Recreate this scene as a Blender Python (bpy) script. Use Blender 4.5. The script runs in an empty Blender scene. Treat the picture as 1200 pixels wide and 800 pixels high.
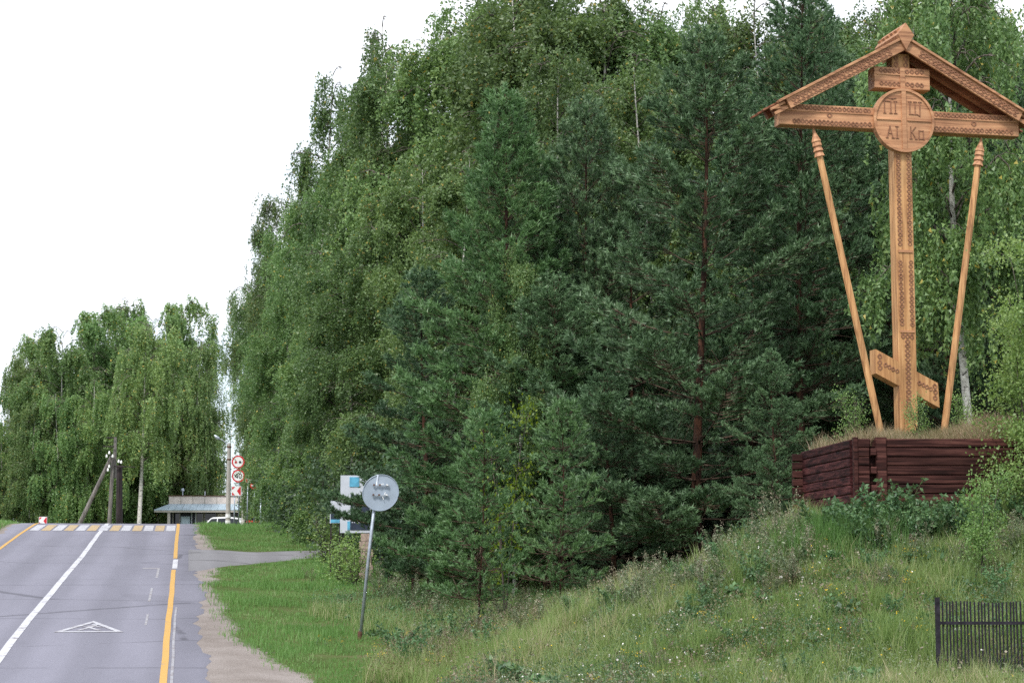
import bpy, math, random
import numpy as np
from math import radians, sin, cos, pi, sqrt
from mathutils import Vector, Matrix

scene = bpy.context.scene
COL = scene.collection

# ------------------------------------------------------------------ camera
PITCH = math.atan(290 / 2400)
EYE = 1.7
cd = bpy.data.cameras.new('camera')
cd.lens = 72; cd.sensor_width = 36; cd.clip_start = 0.5; cd.clip_end = 6000
cam = bpy.data.objects.new('camera', cd); COL.objects.link(cam)
cam.location = (0, 0, EYE); cam.rotation_euler = (pi / 2 + PITCH, 0, 0)
scene.camera = cam

# ------------------------------------------------------------------ sky, sun, exposure
SUN_EL, SUN_AZ = radians(52), radians(205)      # azimuth from +Y clockwise: behind the camera, slightly left
w = bpy.data.worlds.new('World'); scene.world = w; w.use_nodes = True
nt = w.node_tree; nt.nodes.clear()
N = nt.nodes.new; L = nt.links.new
out = N('ShaderNodeOutputWorld'); mix = N('ShaderNodeMixShader')
b1 = N('ShaderNodeBackground'); b2 = N('ShaderNodeBackground')
sky = N('ShaderNodeTexSky'); sky.sky_type = 'NISHITA'; sky.sun_disc = False
sky.sun_elevation = SUN_EL; sky.sun_rotation = SUN_AZ; sky.dust_density = 2.0
L(sky.outputs[0], b1.inputs[0]); b1.inputs[1].default_value = 0.12
tc = N('ShaderNodeTexCoord'); mp = N('ShaderNodeMapping'); mp.inputs['Scale'].default_value = (1.6, 1.6, 4.0); mp.inputs['Location'].default_value = (3.4, 1.8, .8)
ns = N('ShaderNodeTexNoise'); ns.inputs['Scale'].default_value = 1.7; ns.inputs['Detail'].default_value = 7; ns.inputs['Roughness'].default_value = .55
cr = N('ShaderNodeValToRGB')
cr.color_ramp.elements[0].position = .33; cr.color_ramp.elements[0].color = (.72, .72, .72, 1)
cr.color_ramp.elements[1].position = .52; cr.color_ramp.elements[1].color = (1, 1, 1, 1)
cc = N('ShaderNodeValToRGB')
cc.color_ramp.elements[0].position = .40; cc.color_ramp.elements[0].color = (.68, .75, .84, 1)
cc.color_ramp.elements[1].position = .60; cc.color_ramp.elements[1].color = (.96, .985, 1.03, 1)
L(tc.outputs['Generated'], mp.inputs[0]); L(mp.outputs[0], ns.inputs['Vector'])
L(ns.outputs['Fac'], cr.inputs[0]); L(ns.outputs['Fac'], cc.inputs[0])
L(cc.outputs[0], b2.inputs[0]); b2.inputs[1].default_value = .62
L(cr.outputs[0], mix.inputs[0]); L(b1.outputs[0], mix.inputs[1]); L(b2.outputs[0], mix.inputs[2])
L(mix.outputs[0], out.inputs[0])

sd = bpy.data.lights.new('sun', 'SUN'); sd.energy = 1.5; sd.angle = radians(10); sd.color = (1, .965, .91)
sun = bpy.data.objects.new('sun', sd); COL.objects.link(sun)
sdir = Vector((sin(SUN_AZ) * cos(SUN_EL), cos(SUN_AZ) * cos(SUN_EL), sin(SUN_EL)))   # towards the sun
sun.rotation_euler = sdir.to_track_quat('Z', 'Y').to_euler(); sun.location = (-40, -60, 90)

scene.view_settings.view_transform = 'Standard'; scene.view_settings.look = 'None'
scene.view_settings.exposure = 1.25; scene.view_settings.gamma = 1
scene.view_settings.use_curve_mapping = False
scene.cycles.use_denoising = False
try:
    scene.cycles.max_bounces = 5; scene.cycles.diffuse_bounces = 3; scene.cycles.transmission_bounces = 3
    scene.cycles.transparent_max_bounces = 4
except Exception: pass

# ------------------------------------------------------------------ helpers
rng = np.random.default_rng(7); random.seed(4)
SP, CP = sin(PITCH), cos(PITCH)
def at(u, v, Y):
    """place a surveyed point: bearing u, elevation v, ground distance Y -> world"""
    xv, yv = (u - 600) / 2400, (400 - v) / 2400
    t = Y / (CP - yv * SP)
    return Vector((t * xv, Y, EYE + t * (SP + yv * CP)))

def build_mesh(name, V, tris=None, quads=None, attrs=None, smooth=False):
    V = np.asarray(V, np.float32).reshape(-1, 3)
    tris = np.zeros((0, 3), np.int32) if tris is None else np.asarray(tris, np.int32).reshape(-1, 3)
    quads = np.zeros((0, 4), np.int32) if quads is None else np.asarray(quads, np.int32).reshape(-1, 4)
    me = bpy.data.meshes.new(name)
    me.vertices.add(len(V)); me.vertices.foreach_set('co', V.ravel())
    nl = tris.size + quads.size; npol = len(tris) + len(quads)
    me.loops.add(nl); me.loops.foreach_set('vertex_index', np.concatenate([tris.ravel(), quads.ravel()]))
    me.polygons.add(npol)
    st = np.concatenate([np.arange(len(tris)) * 3, tris.size + np.arange(len(quads)) * 4]).astype(np.int32)
    me.polygons.foreach_set('loop_start', st)
    if smooth: me.polygons.foreach_set('use_smooth', np.ones(npol, bool))
    for k, a in (attrs or {}).items():
        at_ = me.attributes.new(k, 'FLOAT', 'POINT'); at_.data.foreach_set('value', np.asarray(a, np.float32).ravel())
    me.update(calc_edges=True); me.validate()
    return me

def link(name, me, mat=None, parent=None):
    o = bpy.data.objects.new(name, me); COL.objects.link(o)
    if me is not None and mat is not None and not me.materials: me.materials.append(mat)
    if parent is not None: o.parent = parent
    return o
def tag(o, label=None, cat=None, group=None, kind=None):
    if label: o['label'] = label
    if cat: o['category'] = cat
    if group: o['group'] = group
    if kind: o['kind'] = kind
    return o
def thing(name, label, cat, loc=(0, 0, 0), rz=0.0, group=None):
    o = bpy.data.objects.new(name, None); COL.objects.link(o)
    o.empty_display_size = .2; o.location = loc; o.rotation_euler = (0, 0, rz)
    return tag(o, label, cat, group)
def copy_thing(src, loc, rz=0.0, scale=(1, 1, 1), label=None, group=None, tilt=(0, 0)):
    r = src.copy(); COL.objects.link(r)
    r.location = loc; r.rotation_euler = (tilt[0], tilt[1], rz); r.scale = scale
    if label: r['label'] = label
    if group: r['group'] = group
    for ch in src.children:
        c = ch.copy(); COL.objects.link(c); c.parent = r
        for g in ch.children:
            d = g.copy(); COL.objects.link(d); d.parent = c
    return r

def frame(d):
    d = Vector(d).normalized()
    a = Vector((0, 0, 1)) if abs(d.z) < .95 else Vector((1, 0, 0))
    x = a.cross(d).normalized(); y = d.cross(x)
    return x, y, d

class MB:
    """collects boxes, beams, tubes and plates; build() links them as one mesh object"""
    def __init__(s): s.v = []; s.f = []
    def box(s, c, size, R=None):
        c = Vector(c); b = len(s.v); hx, hy, hz = size[0] / 2, size[1] / 2, size[2] / 2
        for x in (-hx, hx):
            for y in (-hy, hy):
                for z in (-hz, hz):
                    p = Vector((x, y, z)); p = R @ p if R else p
                    s.v.append(c + p)
        s.f += [tuple(b + i for i in q) for q in ((0, 1, 3, 2), (4, 6, 7, 5), (0, 4, 5, 1), (2, 3, 7, 6), (0, 2, 6, 4), (1, 5, 7, 3))]
    def beam(s, p0, p1, w, h, up=(0, 0, 1), ch=.01, jit=0):
        p0, p1 = Vector(p0), Vector(p1); d = (p1 - p0).normalized(); up = Vector(up)
        x = d.cross(up).normalized(); z = x.cross(d)
        hw, hh = w / 2, h / 2
        prof = [(-hw + ch, -hh), (hw - ch, -hh), (hw, -hh + ch), (hw, hh - ch), (hw - ch, hh), (-hw + ch, hh), (-hw, hh - ch), (-hw, -hh + ch)]
        b = len(s.v)
        for p in (p0, p1):
            for a, c in prof: s.v.append(p + x * a + z * c)
        for i in range(8): s.f.append((b + i, b + (i + 1) % 8, b + 8 + (i + 1) % 8, b + 8 + i))
        s.f.append(tuple(b + 7 - i for i in range(8))); s.f.append(tuple(b + 8 + i for i in range(8)))
    def tube(s, pts, rad, n=8, cap=True):
        pts = [Vector(p) for p in pts]; b = len(s.v); m = len(pts)
        if not hasattr(rad, '__len__'): rad = [rad] * m
        for i, p in enumerate(pts):
            d = (pts[min(i + 1, m - 1)] - pts[max(i - 1, 0)])
            x, y, _ = frame(d)
            for k in range(n):
                a = 2 * pi * k / n; s.v.append(p + (x * cos(a) + y * sin(a)) * rad[i])
        for i in range(m - 1):
            for k in range(n):
                s.f.append((b + i * n + k, b + i * n + (k + 1) % n, b + (i + 1) * n + (k + 1) % n, b + (i + 1) * n + k))
        if cap:
            s.f.append(tuple(b + n - 1 - k for k in range(n))); s.f.append(tuple(b + (m - 1) * n + k for k in range(n)))
    def plate(s, poly, o, ex, ey, th):
        """polygon in the plane (o, ex, ey), thickness th along ex x ey"""
        o, ex, ey = Vector(o), Vector(ex), Vector(ey); nz = ex.cross(ey).normalized(); b = len(s.v); n = len(poly)
        for q in (0, th):
            for a, c in poly: s.v.append(o + ex * a + ey * c + nz * q)
        s.f.append(tuple(b + n - 1 - i for i in range(n))); s.f.append(tuple(b + n + i for i in range(n)))
        for i in range(n): s.f.append((b + i, b + (i + 1) % n, b + n + (i + 1) % n, b + n + i))
    def mesh(s, name, smooth=False):
        me = bpy.data.meshes.new(name); me.from_pydata([tuple(v) for v in s.v], [], s.f); me.update()
        if smooth: me.polygons.foreach_set('use_smooth', np.ones(len(me.polygons), bool))
        return me
    def build(s, name, mat, parent=None, smooth=False):
        return link(name, s.mesh(name, smooth), mat, parent)

def ring_poly(r, n=32, a0=0): return [(r * cos(a0 + 2 * pi * i / n), r * sin(a0 + 2 * pi * i / n)) for i in range(n)]

# ------------------------------------------------------------------ materials
def nodemat(name):
    m = bpy.data.materials.new(name); m.use_nodes = True; t = m.node_tree
    return m, t, t.nodes['Principled BSDF'], t.nodes.new, t.links.new
def ramp(t, pts):
    r = t.nodes.new('ShaderNodeValToRGB'); e = r.color_ramp.elements
    while len(e) < len(pts): e.new(.5)
    for i, (p, c) in enumerate(pts): e[i].position = p; e[i].color = (*c, 1)
    return r
def simple(name, col, rough=.6, metal=0.0, var=.15, scale=8.0, bump=0.0, spec=.3):
    m, t, b, n, l = nodemat(name)
    tcn = n('ShaderNodeTexCoord'); nz = n('ShaderNodeTexNoise'); nz.inputs['Scale'].default_value = scale; nz.inputs['Detail'].default_value = 6
    l(tcn.outputs['Object'], nz.inputs['Vector'])
    lo = tuple(max(0, c * (1 - var)) for c in col); hi = tuple(min(1, c * (1 + var)) for c in col)
    r = ramp(t, [(.3, lo), (.7, hi)]); l(nz.outputs['Fac'], r.inputs[0]); l(r.outputs[0], b.inputs['Base Color'])
    b.inputs['Roughness'].default_value = rough; b.inputs['Metallic'].default_value = metal
    b.inputs['Specular IOR Level'].default_value = spec
    if bump:
        bp = n('ShaderNodeBump'); bp.inputs['Strength'].default_value = bump; bp.inputs['Distance'].default_value = .01
        l(nz.outputs['Fac'], bp.inputs['Height']); l(bp.outputs[0], b.inputs['Normal'])
    return m
def wood(name, cols, scale=(3, 3, 40), rough=.6, axis_scale=1.0, bump=.25, spec=.3, objvar=.06):
    m, t, b, n, l = nodemat(name)
    tcn = n('ShaderNodeTexCoord'); mpn = n('ShaderNodeMapping'); mpn.inputs['Scale'].default_value = scale
    nz = n('ShaderNodeTexNoise'); nz.inputs['Scale'].default_value = axis_scale; nz.inputs['Detail'].default_value = 8; nz.inputs['Roughness'].default_value = .65
    l(tcn.outputs['Object'], mpn.inputs[0]); l(mpn.outputs[0], nz.inputs['Vector'])
    r = ramp(t, [(.36, cols[0]), (.49, cols[1]), (.66, cols[2])]); l(nz.outputs['Fac'], r.inputs[0])
    n2 = n('ShaderNodeTexNoise'); n2.inputs['Scale'].default_value = 1.3; l(tcn.outputs['Object'], n2.inputs['Vector'])
    mx = n('ShaderNodeMix'); mx.data_type = 'RGBA'; mx.blend_type = 'MULTIPLY'; mx.inputs[0].default_value = .5
    r2 = ramp(t, [(.36, (.50, .50, .52)), (.58, (1, 1, 1))]); n2.inputs['Detail'].default_value = 5
    oi = n('ShaderNodeObjectInfo'); mo = n('ShaderNodeMapRange'); mo.inputs['To Min'].default_value = 1 - objvar; mo.inputs['To Max'].default_value = 1 + objvar; l(oi.outputs['Random'], mo.inputs['Value'])
    hv = n('ShaderNodeHueSaturation'); l(mo.outputs[0], hv.inputs['Value']); l(n2.outputs['Fac'], r2.inputs[0])
    l(r.outputs[0], mx.inputs[6]); l(r2.outputs[0], mx.inputs[7]); l(mx.outputs[2], hv.inputs['Color']); l(hv.outputs[0], b.inputs['Base Color'])
    b.inputs['Roughness'].default_value = rough; b.inputs['Specular IOR Level'].default_value = spec
    bp = n('ShaderNodeBump'); bp.inputs['Strength'].default_value = bump; bp.inputs['Distance'].default_value = .01
    l(nz.outputs['Fac'], bp.inputs['Height']); l(bp.outputs[0], b.inputs['Normal'])
    return m
def leafmat(name, cols, trans=.35, rough=.45, objvar=.22, gain=(1.45, 1.4, 1.9), spec=.45):
    """cols: ramp over the per-leaf random attribute 'rnd'; each plant shifts a little in brightness and hue"""
    m, t, b, n, l = nodemat(name)
    a = n('ShaderNodeAttribute'); a.attribute_name = 'rnd'
    cols = [(p, tuple(c * k for c, k in zip(col, gain))) for p, col in cols]
    r = ramp(t, cols); l(a.outputs['Fac'], r.inputs[0])
    oi = n('ShaderNodeObjectInfo'); hs = n('ShaderNodeHueSaturation')
    mr = n('ShaderNodeMapRange'); mr.inputs['To Min'].default_value = 1 - objvar; mr.inputs['To Max'].default_value = 1 + objvar
    l(oi.outputs['Random'], mr.inputs['Value']); l(mr.outputs[0], hs.inputs['Value'])
    mh = n('ShaderNodeMapRange'); mh.inputs['To Min'].default_value = .492; mh.inputs['To Max'].default_value = .513
    ml = n('ShaderNodeMath'); ml.operation = 'FRACT'; mm = n('ShaderNodeMath'); mm.operation = 'MULTIPLY'; mm.inputs[1].default_value = 7.31
    l(oi.outputs['Random'], mm.inputs[0]); l(mm.outputs[0], ml.inputs[0]); l(ml.outputs[0], mh.inputs['Value']); l(mh.outputs[0], hs.inputs['Hue'])
    l(r.outputs[0], hs.inputs['Color']); l(hs.outputs[0], b.inputs['Base Color'])
    b.inputs['Roughness'].default_value = rough; b.inputs['Specular IOR Level'].default_value = spec
    tr = n('ShaderNodeBsdfTranslucent'); mxs = n('ShaderNodeMixShader'); mxs.inputs[0].default_value = trans
    h2 = n('ShaderNodeHueSaturation'); h2.inputs['Saturation'].default_value = 1.15; h2.inputs['Value'].default_value = 1.3; h2.inputs['Hue'].default_value = .485
    l(hs.outputs[0], h2.inputs['Color']); l(h2.outputs[0], tr.inputs['Color'])
    o = t.nodes['Material Output']; l(b.outputs[0], mxs.inputs[1]); l(tr.outputs[0], mxs.inputs[2]); l(mxs.outputs[0], o.inputs['Surface'])
    return m
def barkmat(name, c0, c1, c2, sc=(6, 6, 1.2), thr=(.4, .5, .62)):
    m, t, b, n, l = nodemat(name)
    tcn = n('ShaderNodeTexCoord'); mpn = n('ShaderNodeMapping'); mpn.inputs['Scale'].default_value = sc
    nz = n('ShaderNodeTexNoise'); nz.inputs['Scale'].default_value = 1.6; nz.inputs['Detail'].default_value = 7; nz.inputs['Roughness'].default_value = .7
    l(tcn.outputs['Object'], mpn.inputs[0]); l(mpn.outputs[0], nz.inputs['Vector'])
    r = ramp(t, list(zip(thr, (c0, c1, c2)))); l(nz.outputs['Fac'], r.inputs[0]); l(r.outputs[0], b.inputs['Base Color'])
    b.inputs['Roughness'].default_value = .85; b.inputs['Specular IOR Level'].default_value = .1
    bp = n('ShaderNodeBump'); bp.inputs['Strength'].default_value = .6; bp.inputs['Distance'].default_value = .02
    l(nz.outputs['Fac'], bp.inputs['Height']); l(bp.outputs[0], b.inputs['Normal'])
    return m

M = {}
M['cross'] = wood('stained_timber', [(.26, .120, .052), (.48, .250, .105), (.62, .36, .168)], scale=(16, 16, .8), bump=.4)
M['cross_h'] = wood('stained_timber_along', [(.26, .116, .060), (.47, .234, .122), (.61, .335, .18)], scale=(.8, 16, 16), bump=.4)
M['groove'] = simple('carved_timber', (.24, .115, .068), .8, var=.35, scale=20)
M['roofwood'] = wood('roof_timber', [(.18, .065, .035), (.27, .10, .052), (.36, .15, .08)], scale=(2, 20, 20))
M['log'] = wood('dark_red_log', [(.012, .0045, .004), (.042, .0145, .0125), (.11, .044, .036)], scale=(.9, 16, 18), rough=.7, bump=.8, spec=.12, objvar=.35)
M['log_y'] = wood('dark_red_log_sideways', [(.010, .003, .0035), (.040, .011, .012), (.105, .036, .034)], scale=(16, .9, 18), rough=.7, bump=.8, spec=.12, objvar=.35)
M['steel'] = simple('galvanised_steel', (.36, .40, .46), .45, .6, .2, 9)
M['signback'] = simple('sign_back_grey', (.33, .39, .47), .5, .15, .12, 3)
M['rust'] = simple('rusty_steel', (.12, .06, .04), .8, .1, .4, 25)
M['white'] = simple('white_paint', (.78, .78, .78), .5, 0, .06, 6)
M['red'] = simple('red_paint', (.55, .02, .03), .45, 0, .1, 6)
M['black'] = simple('black_paint', (.02, .02, .022), .5, 0, .1, 6)
M['fence'] = simple('dark_fence_steel', (.022, .019, .027), .7, .1, .6, 12, spec=.2)
M['concrete'] = simple('pole_concrete', (.36, .34, .31), .85, 0, .2, 3, .3)
M['oldwood'] = wood('weathered_pole', [(.09, .08, .075), (.17, .15, .14), (.25, .23, .21)], scale=(10, 10, .7))
M['darkwood'] = wood('tarred_pole', [(.012, .009, .01), (.03, .02, .022), (.05, .035, .035)], scale=(10, 10, .7))
M['lightbrick'] = simple('pale_brick', (.62, .55, .51), .8, 0, .12, 4)
M['tinroof'] = simple('tin_awning', (.42, .52, .60), .4, .3, .1, 2)
M['glassdark'] = simple('dark_glass', (.012, .014, .02), .08, 0, .1, 2, spec=.5)
M['doorblue'] = simple('pale_blue_door', (.42, .53, .62), .4, 0, .1, 2)
M['darkwall'] = simple('dark_facade', (.03, .032, .045), .6, 0, .2, 2)
M['carwhite'] = simple('car_paint', (.75, .76, .78), .25, 0, .02, 2, spec=.5)
M['tyre'] = simple('tyre_rubber', (.02, .02, .02), .9)
M['porcelain'] = simple('porcelain', (.8, .8, .78), .3)
M['navy'] = simple('poster_navy', (.025, .035, .06), .5, 0, .3, 5)
M['posterblue'] = simple('poster_blue', (.10, .35, .52), .5, 0, .3, 4)
M['frame_white'] = simple('board_white', (.50, .53, .60), .5, 0, .1, 3)
M['stone'] = simple('pinkish_masonry', (.34, .26, .22), .9, 0, .3, 14, .5)
M['rock'] = simple('pale_rock', (.45, .42, .38), .9, 0, .2, 5, .4)
M['spoil'] = simple('grey_spoil', (.2, .18, .165), .95, 0, .35, 9, .6)

M['birch_leaf'] = leafmat('birch_leaves', [(0, (.045, .088, .030)), (.5, (.075, .130, .045)), (.93, (.115, .180, .062)), (1, (.24, .21, .05))], .35, gain=(1.80, 1.68, 1.75), objvar=.28)
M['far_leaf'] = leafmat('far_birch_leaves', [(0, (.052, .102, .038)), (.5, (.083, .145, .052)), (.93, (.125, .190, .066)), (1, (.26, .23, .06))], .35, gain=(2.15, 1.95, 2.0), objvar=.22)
M['needle'] = leafmat('pine_needles', [(0, (.038, .078, .038)), (.5, (.066, .124, .062)), (1, (.11, .185, .095))], .2, gain=(1.68, 1.58, 1.55))
M['needle_young'] = leafmat('young_pine_needles', [(0, (.055, .110, .040)), (.5, (.085, .160, .055)), (1, (.125, .21, .075))], .25, gain=(1.5, 1.45, 1.7))
M['bush_leaf'] = leafmat('bush_leaves', [(0, (.085, .155, .034)), (.5, (.135, .22, .05)), (1, (.20, .29, .075))], .4)
M['aspen_leaf'] = leafmat('bright_leaves', [(0, (.075, .14, .014)), (.5, (.12, .20, .02)), (1, (.19, .27, .03))], .45)
M['mugwort'] = leafmat('mugwort_leaves', [(0, (.075, .110, .058)), (.5, (.125, .165, .092)), (1, (.20, .23, .145))], .25, gain=(1.3, 1.3, 1.25))
M['mugtop'] = leafmat('mugwort_seed_heads', [(0, (.15, .13, .10)), (1, (.29, .25, .20))], .2, gain=(1.15, 1.15, 1.05))
M['herb'] = leafmat('herb_leaves', [(0, (.045, .095, .035)), (.5, (.07, .14, .045)), (1, (.10, .18, .055))], .35)
M['dryherb'] = leafmat('dry_herb', [(0, (.09, .065, .045)), (1, (.2, .15, .10))], .25, gain=(1.3, 1.3, 1.2))
M['yellow'] = simple('yellow_petals', (.75, .52, .03), .7, 0, .15, 20)
M['whiteflower'] = simple('white_petals', (.72, .70, .66), .7, 0, .1, 20)
M['stem'] = simple('green_stem', (.10, .12, .05), .8, 0, .3, 20)
M['twig'] = simple('dead_twig', (.16, .14, .125), .9, 0, .3, 10)
M['grass'] = leafmat('grass_blades', [(0, (.080, .130, .040)), (.4, (.125, .180, .058)), (.65, (.17, .215, .082)), (.82, (.23, .225, .12)), (1, (.36, .30, .20))], .35, gain=(1.5, 1.64, 1.55))
M['lawn'] = leafmat('lawn_blades', [(0, (.092, .150, .044)), (.5, (.135, .205, .062)), (.8, (.18, .24, .085)), (1, (.29, .28, .15))], .35, gain=(1.05, 1.3, 1.25))
M['drygrass'] = leafmat('dry_grass', [(0, (.10, .13, .04)), (.4, (.19, .17, .08)), (1, (.36, .28, .165))], .3, gain=(1.2, 1.15, 1.3))
M['birch_bark'] = barkmat('birch_bark', (.035, .03, .028), (.42, .40, .37), (.62, .60, .56), sc=(3, 3, 5), thr=(.36, .45, .62))
M['birch_limb'] = barkmat('birch_limbs', (.04, .035, .03), (.10, .085, .07), (.25, .22, .2))
M['pine_bark'] = barkmat('pine_bark', (.022, .015, .013), (.055, .030, .022), (.115, .052, .032))
M['pine_limb'] = barkmat('pine_limbs', (.05, .035, .028), (.09, .06, .045), (.17, .12, .09))
M['grey_bark'] = barkmat('grey_bark', (.04, .035, .03), (.09, .075, .065), (.16, .14, .12))

# ------------------------------------------------------------------ terrain functions
SX, SY = -.1565, .9877             # road direction; lateral axis (SY, -SX)
def to_st(X, Y): return X * SX + Y * SY, X * SY - Y * SX
def to_xy(s, t): return s * SX + t * SY, s * SY - t * SX
def softplus(x, w): return w * np.logaddexp(0, np.asarray(x, float) / w)
def smooth(a, b, x):
    u = np.clip((np.asarray(x, float) - a) / (b - a), 0, 1); return u * u * (3 - 2 * u)
def zroad(s):
    s = np.asarray(s, float)
    z = -.32 + .0807 * softplus(s - 40, 1.5) - .0687 * softplus(s - 106.5, 1.3) - .012 * softplus(s - 320, 10)
    z = z + .05 * np.sin((s - 40) / 9.0) * smooth(40, 50, s) * (1 - smooth(92, 100, s))       # gentle waves in the old road
    return z
def wob(X, Y, a=1.0):
    return a * (np.sin(X * 1.3 + 1.1 * np.sin(Y * .7)) * .5 + np.sin(Y * 1.7 + X * .6) * .3 + np.sin(X * 3.1 - Y * 2.3) * .2)
def zground(X, Y):
    X = np.asarray(X, float); Y = np.asarray(Y, float); s, t = to_st(X, Y)
    z = zroad(s)
    z = z + .02 * np.clip(t - 5, 0, 40) + .03 * np.clip(t - 60, 0, 1e9) * 0
    left = np.clip(-t - 9.0, 0, 1e9); z = z + np.minimum(left * .10, .9)
    z = z - .10 * smooth(1.0, 3.0, t) * (1 - smooth(4, 9, t))          # shallow ditch at the verge
    fx = np.interp(X, [-4, -1.5, 1.4, 3, 5.2, 10, 40, 90], [0, .06, .40, .61, .88, 1.03, 1.05, .6])
    u = np.clip((Y - 26.5) / 10.9, 0, 1)
    hill = 3.42 * fx * u ** 1.45
    back = np.where(X < 5.5, .55, .35) * smooth(39, 50, Y)
    z = z + hill * (1 - back) * (1 - smooth(70, 130, Y))
    off = smooth(1.5, 4, t) + smooth(9.5, 12, -t)
    z = z + wob(X, Y, .05) * off * np.exp(-np.maximum(Y - 60, 0) / 60)
    return z
def zg(X, Y): return float(zground(X, Y))
def noise2(X, Y, f, seed=0):
    r = np.random.default_rng(100 + seed); v = 0
    for k in range(5):
        a = r.uniform(0, 2 * pi); q = f * r.uniform(.6, 1.9); v = v + np.sin((X * cos(a) + Y * sin(a)) * q + r.uniform(0, 6.28) + 1.3 * np.sin((X * sin(a) - Y * cos(a)) * q * .7))
    return v / 5
def shoulder_edge(s):             # where gravel gives way to grass, right of the road
    return np.interp(s, [20, 36, 42, 46, 50, 58, 66, 71, 73, 85, 87, 92, 98, 112], [9.5, 5.2, 2.6, 1.7, 1.15, .85, .65, .75, .9, .9, 1.2, .9, .55, .5])
def path_near(t): return np.interp(t, [.2, 1.5, 3, 5, 9, 40], [71.5, 75.5, 79, 81.5, 82.6, 84])
def path_far(t): return np.interp(t, [.2, 2, 5, 9, 40], [86.5, 86, 86, 86.6, 88])

# ------------------------------------------------------------------ ground sheet
def ground_material():
    m, t, b, n, l = nodemat('meadow_soil')
    geo = n('ShaderNodeNewGeometry')
    def noise(sc, det=6, rough=.6):
        q = n('ShaderNodeTexNoise'); q.inputs['Scale'].default_value = sc; q.inputs['Detail'].default_value = det; q.inputs['Roughness'].default_value = rough
        l(geo.outputs['Position'], q.inputs['Vector']); return q
    n1, n2, n3 = noise(.8), noise(9), noise(45, 4)
    soil = ramp(t, [(.3, (.05, .075, .02)), (.5, (.075, .105, .03)), (.62, (.11, .12, .05)), (.75, (.13, .11, .065))]); l(n1.outputs['Fac'], soil.inputs[0])
    grav = ramp(t, [(.3, (.18, .152, .14)), (.5, (.285, .25, .235)), (.7, (.40, .36, .34))]); l(n3.outputs['Fac'], grav.inputs[0])
    gtone = ramp(t, [(.35, (.72, .70, .68)), (.65, (1, 1, 1))]); l(n1.outputs['Fac'], gtone.inputs[0])
    gm = n('ShaderNodeMix'); gm.data_type = 'RGBA'; gm.blend_type = 'MULTIPLY'; gm.inputs[0].default_value = .9
    l(grav.outputs[0], gm.inputs[6]); l(gtone.outputs[0], gm.inputs[7])
    litter = ramp(t, [(.35, (.018, .014, .009)), (.55, (.035, .026, .016)), (.7, (.06, .045, .025))]); l(n2.outputs['Fac'], litter.inputs[0])
    ag = n('ShaderNodeAttribute'); ag.attribute_name = 'gravel'; af = n('ShaderNodeAttribute'); af.attribute_name = 'forest'
    ad = n('ShaderNodeMath'); ad.operation = 'ADD'; l(ag.outputs['Fac'], ad.inputs[0])
    sb = n('ShaderNodeMath'); sb.operation = 'MULTIPLY_ADD'; sb.inputs[1].default_value = .9; sb.inputs[2].default_value = -.45; l(n2.outputs['Fac'], sb.inputs[0]); l(sb.outputs[0], ad.inputs[1])
    st = ramp(t, [(.42, (0, 0, 0)), (.58, (1, 1, 1))]); l(ad.outputs[0], st.inputs[0])
    m1 = n('ShaderNodeMix'); m1.data_type = 'RGBA'; l(af.outputs['Fac'], m1.inputs[0]); l(soil.outputs[0], m1.inputs[6]); l(litter.outputs[0], m1.inputs[7])
    m2 = n('ShaderNodeMix'); m2.data_type = 'RGBA'; l(st.outputs[0], m2.inputs[0]); l(m1.outputs[2], m2.inputs[6]); l(gm.outputs[2], m2.inputs[7])
    l(m2.outputs[2], b.inputs['Base Color']); b.inputs['Roughness'].default_value = .95; b.inputs['Specular IOR Level'].default_value = .1
    bp = n('ShaderNodeBump'); bp.inputs['Strength'].default_value = .5; bp.inputs['Distance'].default_value = .03
    l(n3.outputs['Fac'], bp.inputs['Height']); l(bp.outputs[0], b.inputs['Normal'])
    return m

S_LINES = np.unique(np.concatenate([-60 + 8 * np.arange(0, 10), 20 + .5 * np.arange(0, 201), 120 + 2.5 * np.arange(1, 60), 270 * 1.25 ** np.arange(0, 12)]))
T_LINES = np.unique(np.concatenate([-60 * 1.3 ** np.arange(13, -1, -1), -60 + 4 * np.arange(0, 12), -12 + 1.0 * np.arange(0, 12), .5 * np.arange(0, 64), 32 + 2 * np.arange(0, 20), 72 * 1.3 ** np.arange(0, 13)]))
SS, TT = np.meshgrid(S_LINES, T_LINES, indexing='ij')
GX, GY = to_xy(SS, TT); GZ = zground(GX, GY)
ns_, nt_ = SS.shape
idx = np.arange(ns_ * nt_).reshape(ns_, nt_)
gq = np.stack([idx[:-1, :-1], idx[:-1, 1:], idx[1:, 1:], idx[1:, :-1]], -1).reshape(-1, 4)
def gravel_w(s, t):
    X, Y = to_xy(s, t)
    e = shoulder_edge(s) + .30 * noise2(X, Y, .8, 3) + .15 * noise2(X, Y, 3.0, 4)
    g = 1 - smooth(e - .45, e + .75, t)
    return g * smooth(-9.2, -8.6, t) * (1 - smooth(125, 140, s)) 
def forest_edge_t(s):             # lateral distance where the trees begin
    return np.interp(s, [20, 46, 50, 56, 64, 72, 82, 92, 105, 130], [60, 12.5, 9.4, 8.4, 7.6, 7.2, 7, 6.8, 5.2, 3.5])
def forest_w(s, t):
    e = forest_edge_t(s); X, Y = to_xy(s, t)
    return smooth(e - .6, e + 2.0, t) * smooth(41, 46, Y)
gnd = link('ground', build_mesh('ground', np.stack([GX, GY, GZ], -1), quads=gq, smooth=True,
           attrs={'gravel': gravel_w(SS, TT), 'forest': forest_w(SS, TT)}), ground_material())
tag(gnd, kind='structure')

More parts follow.
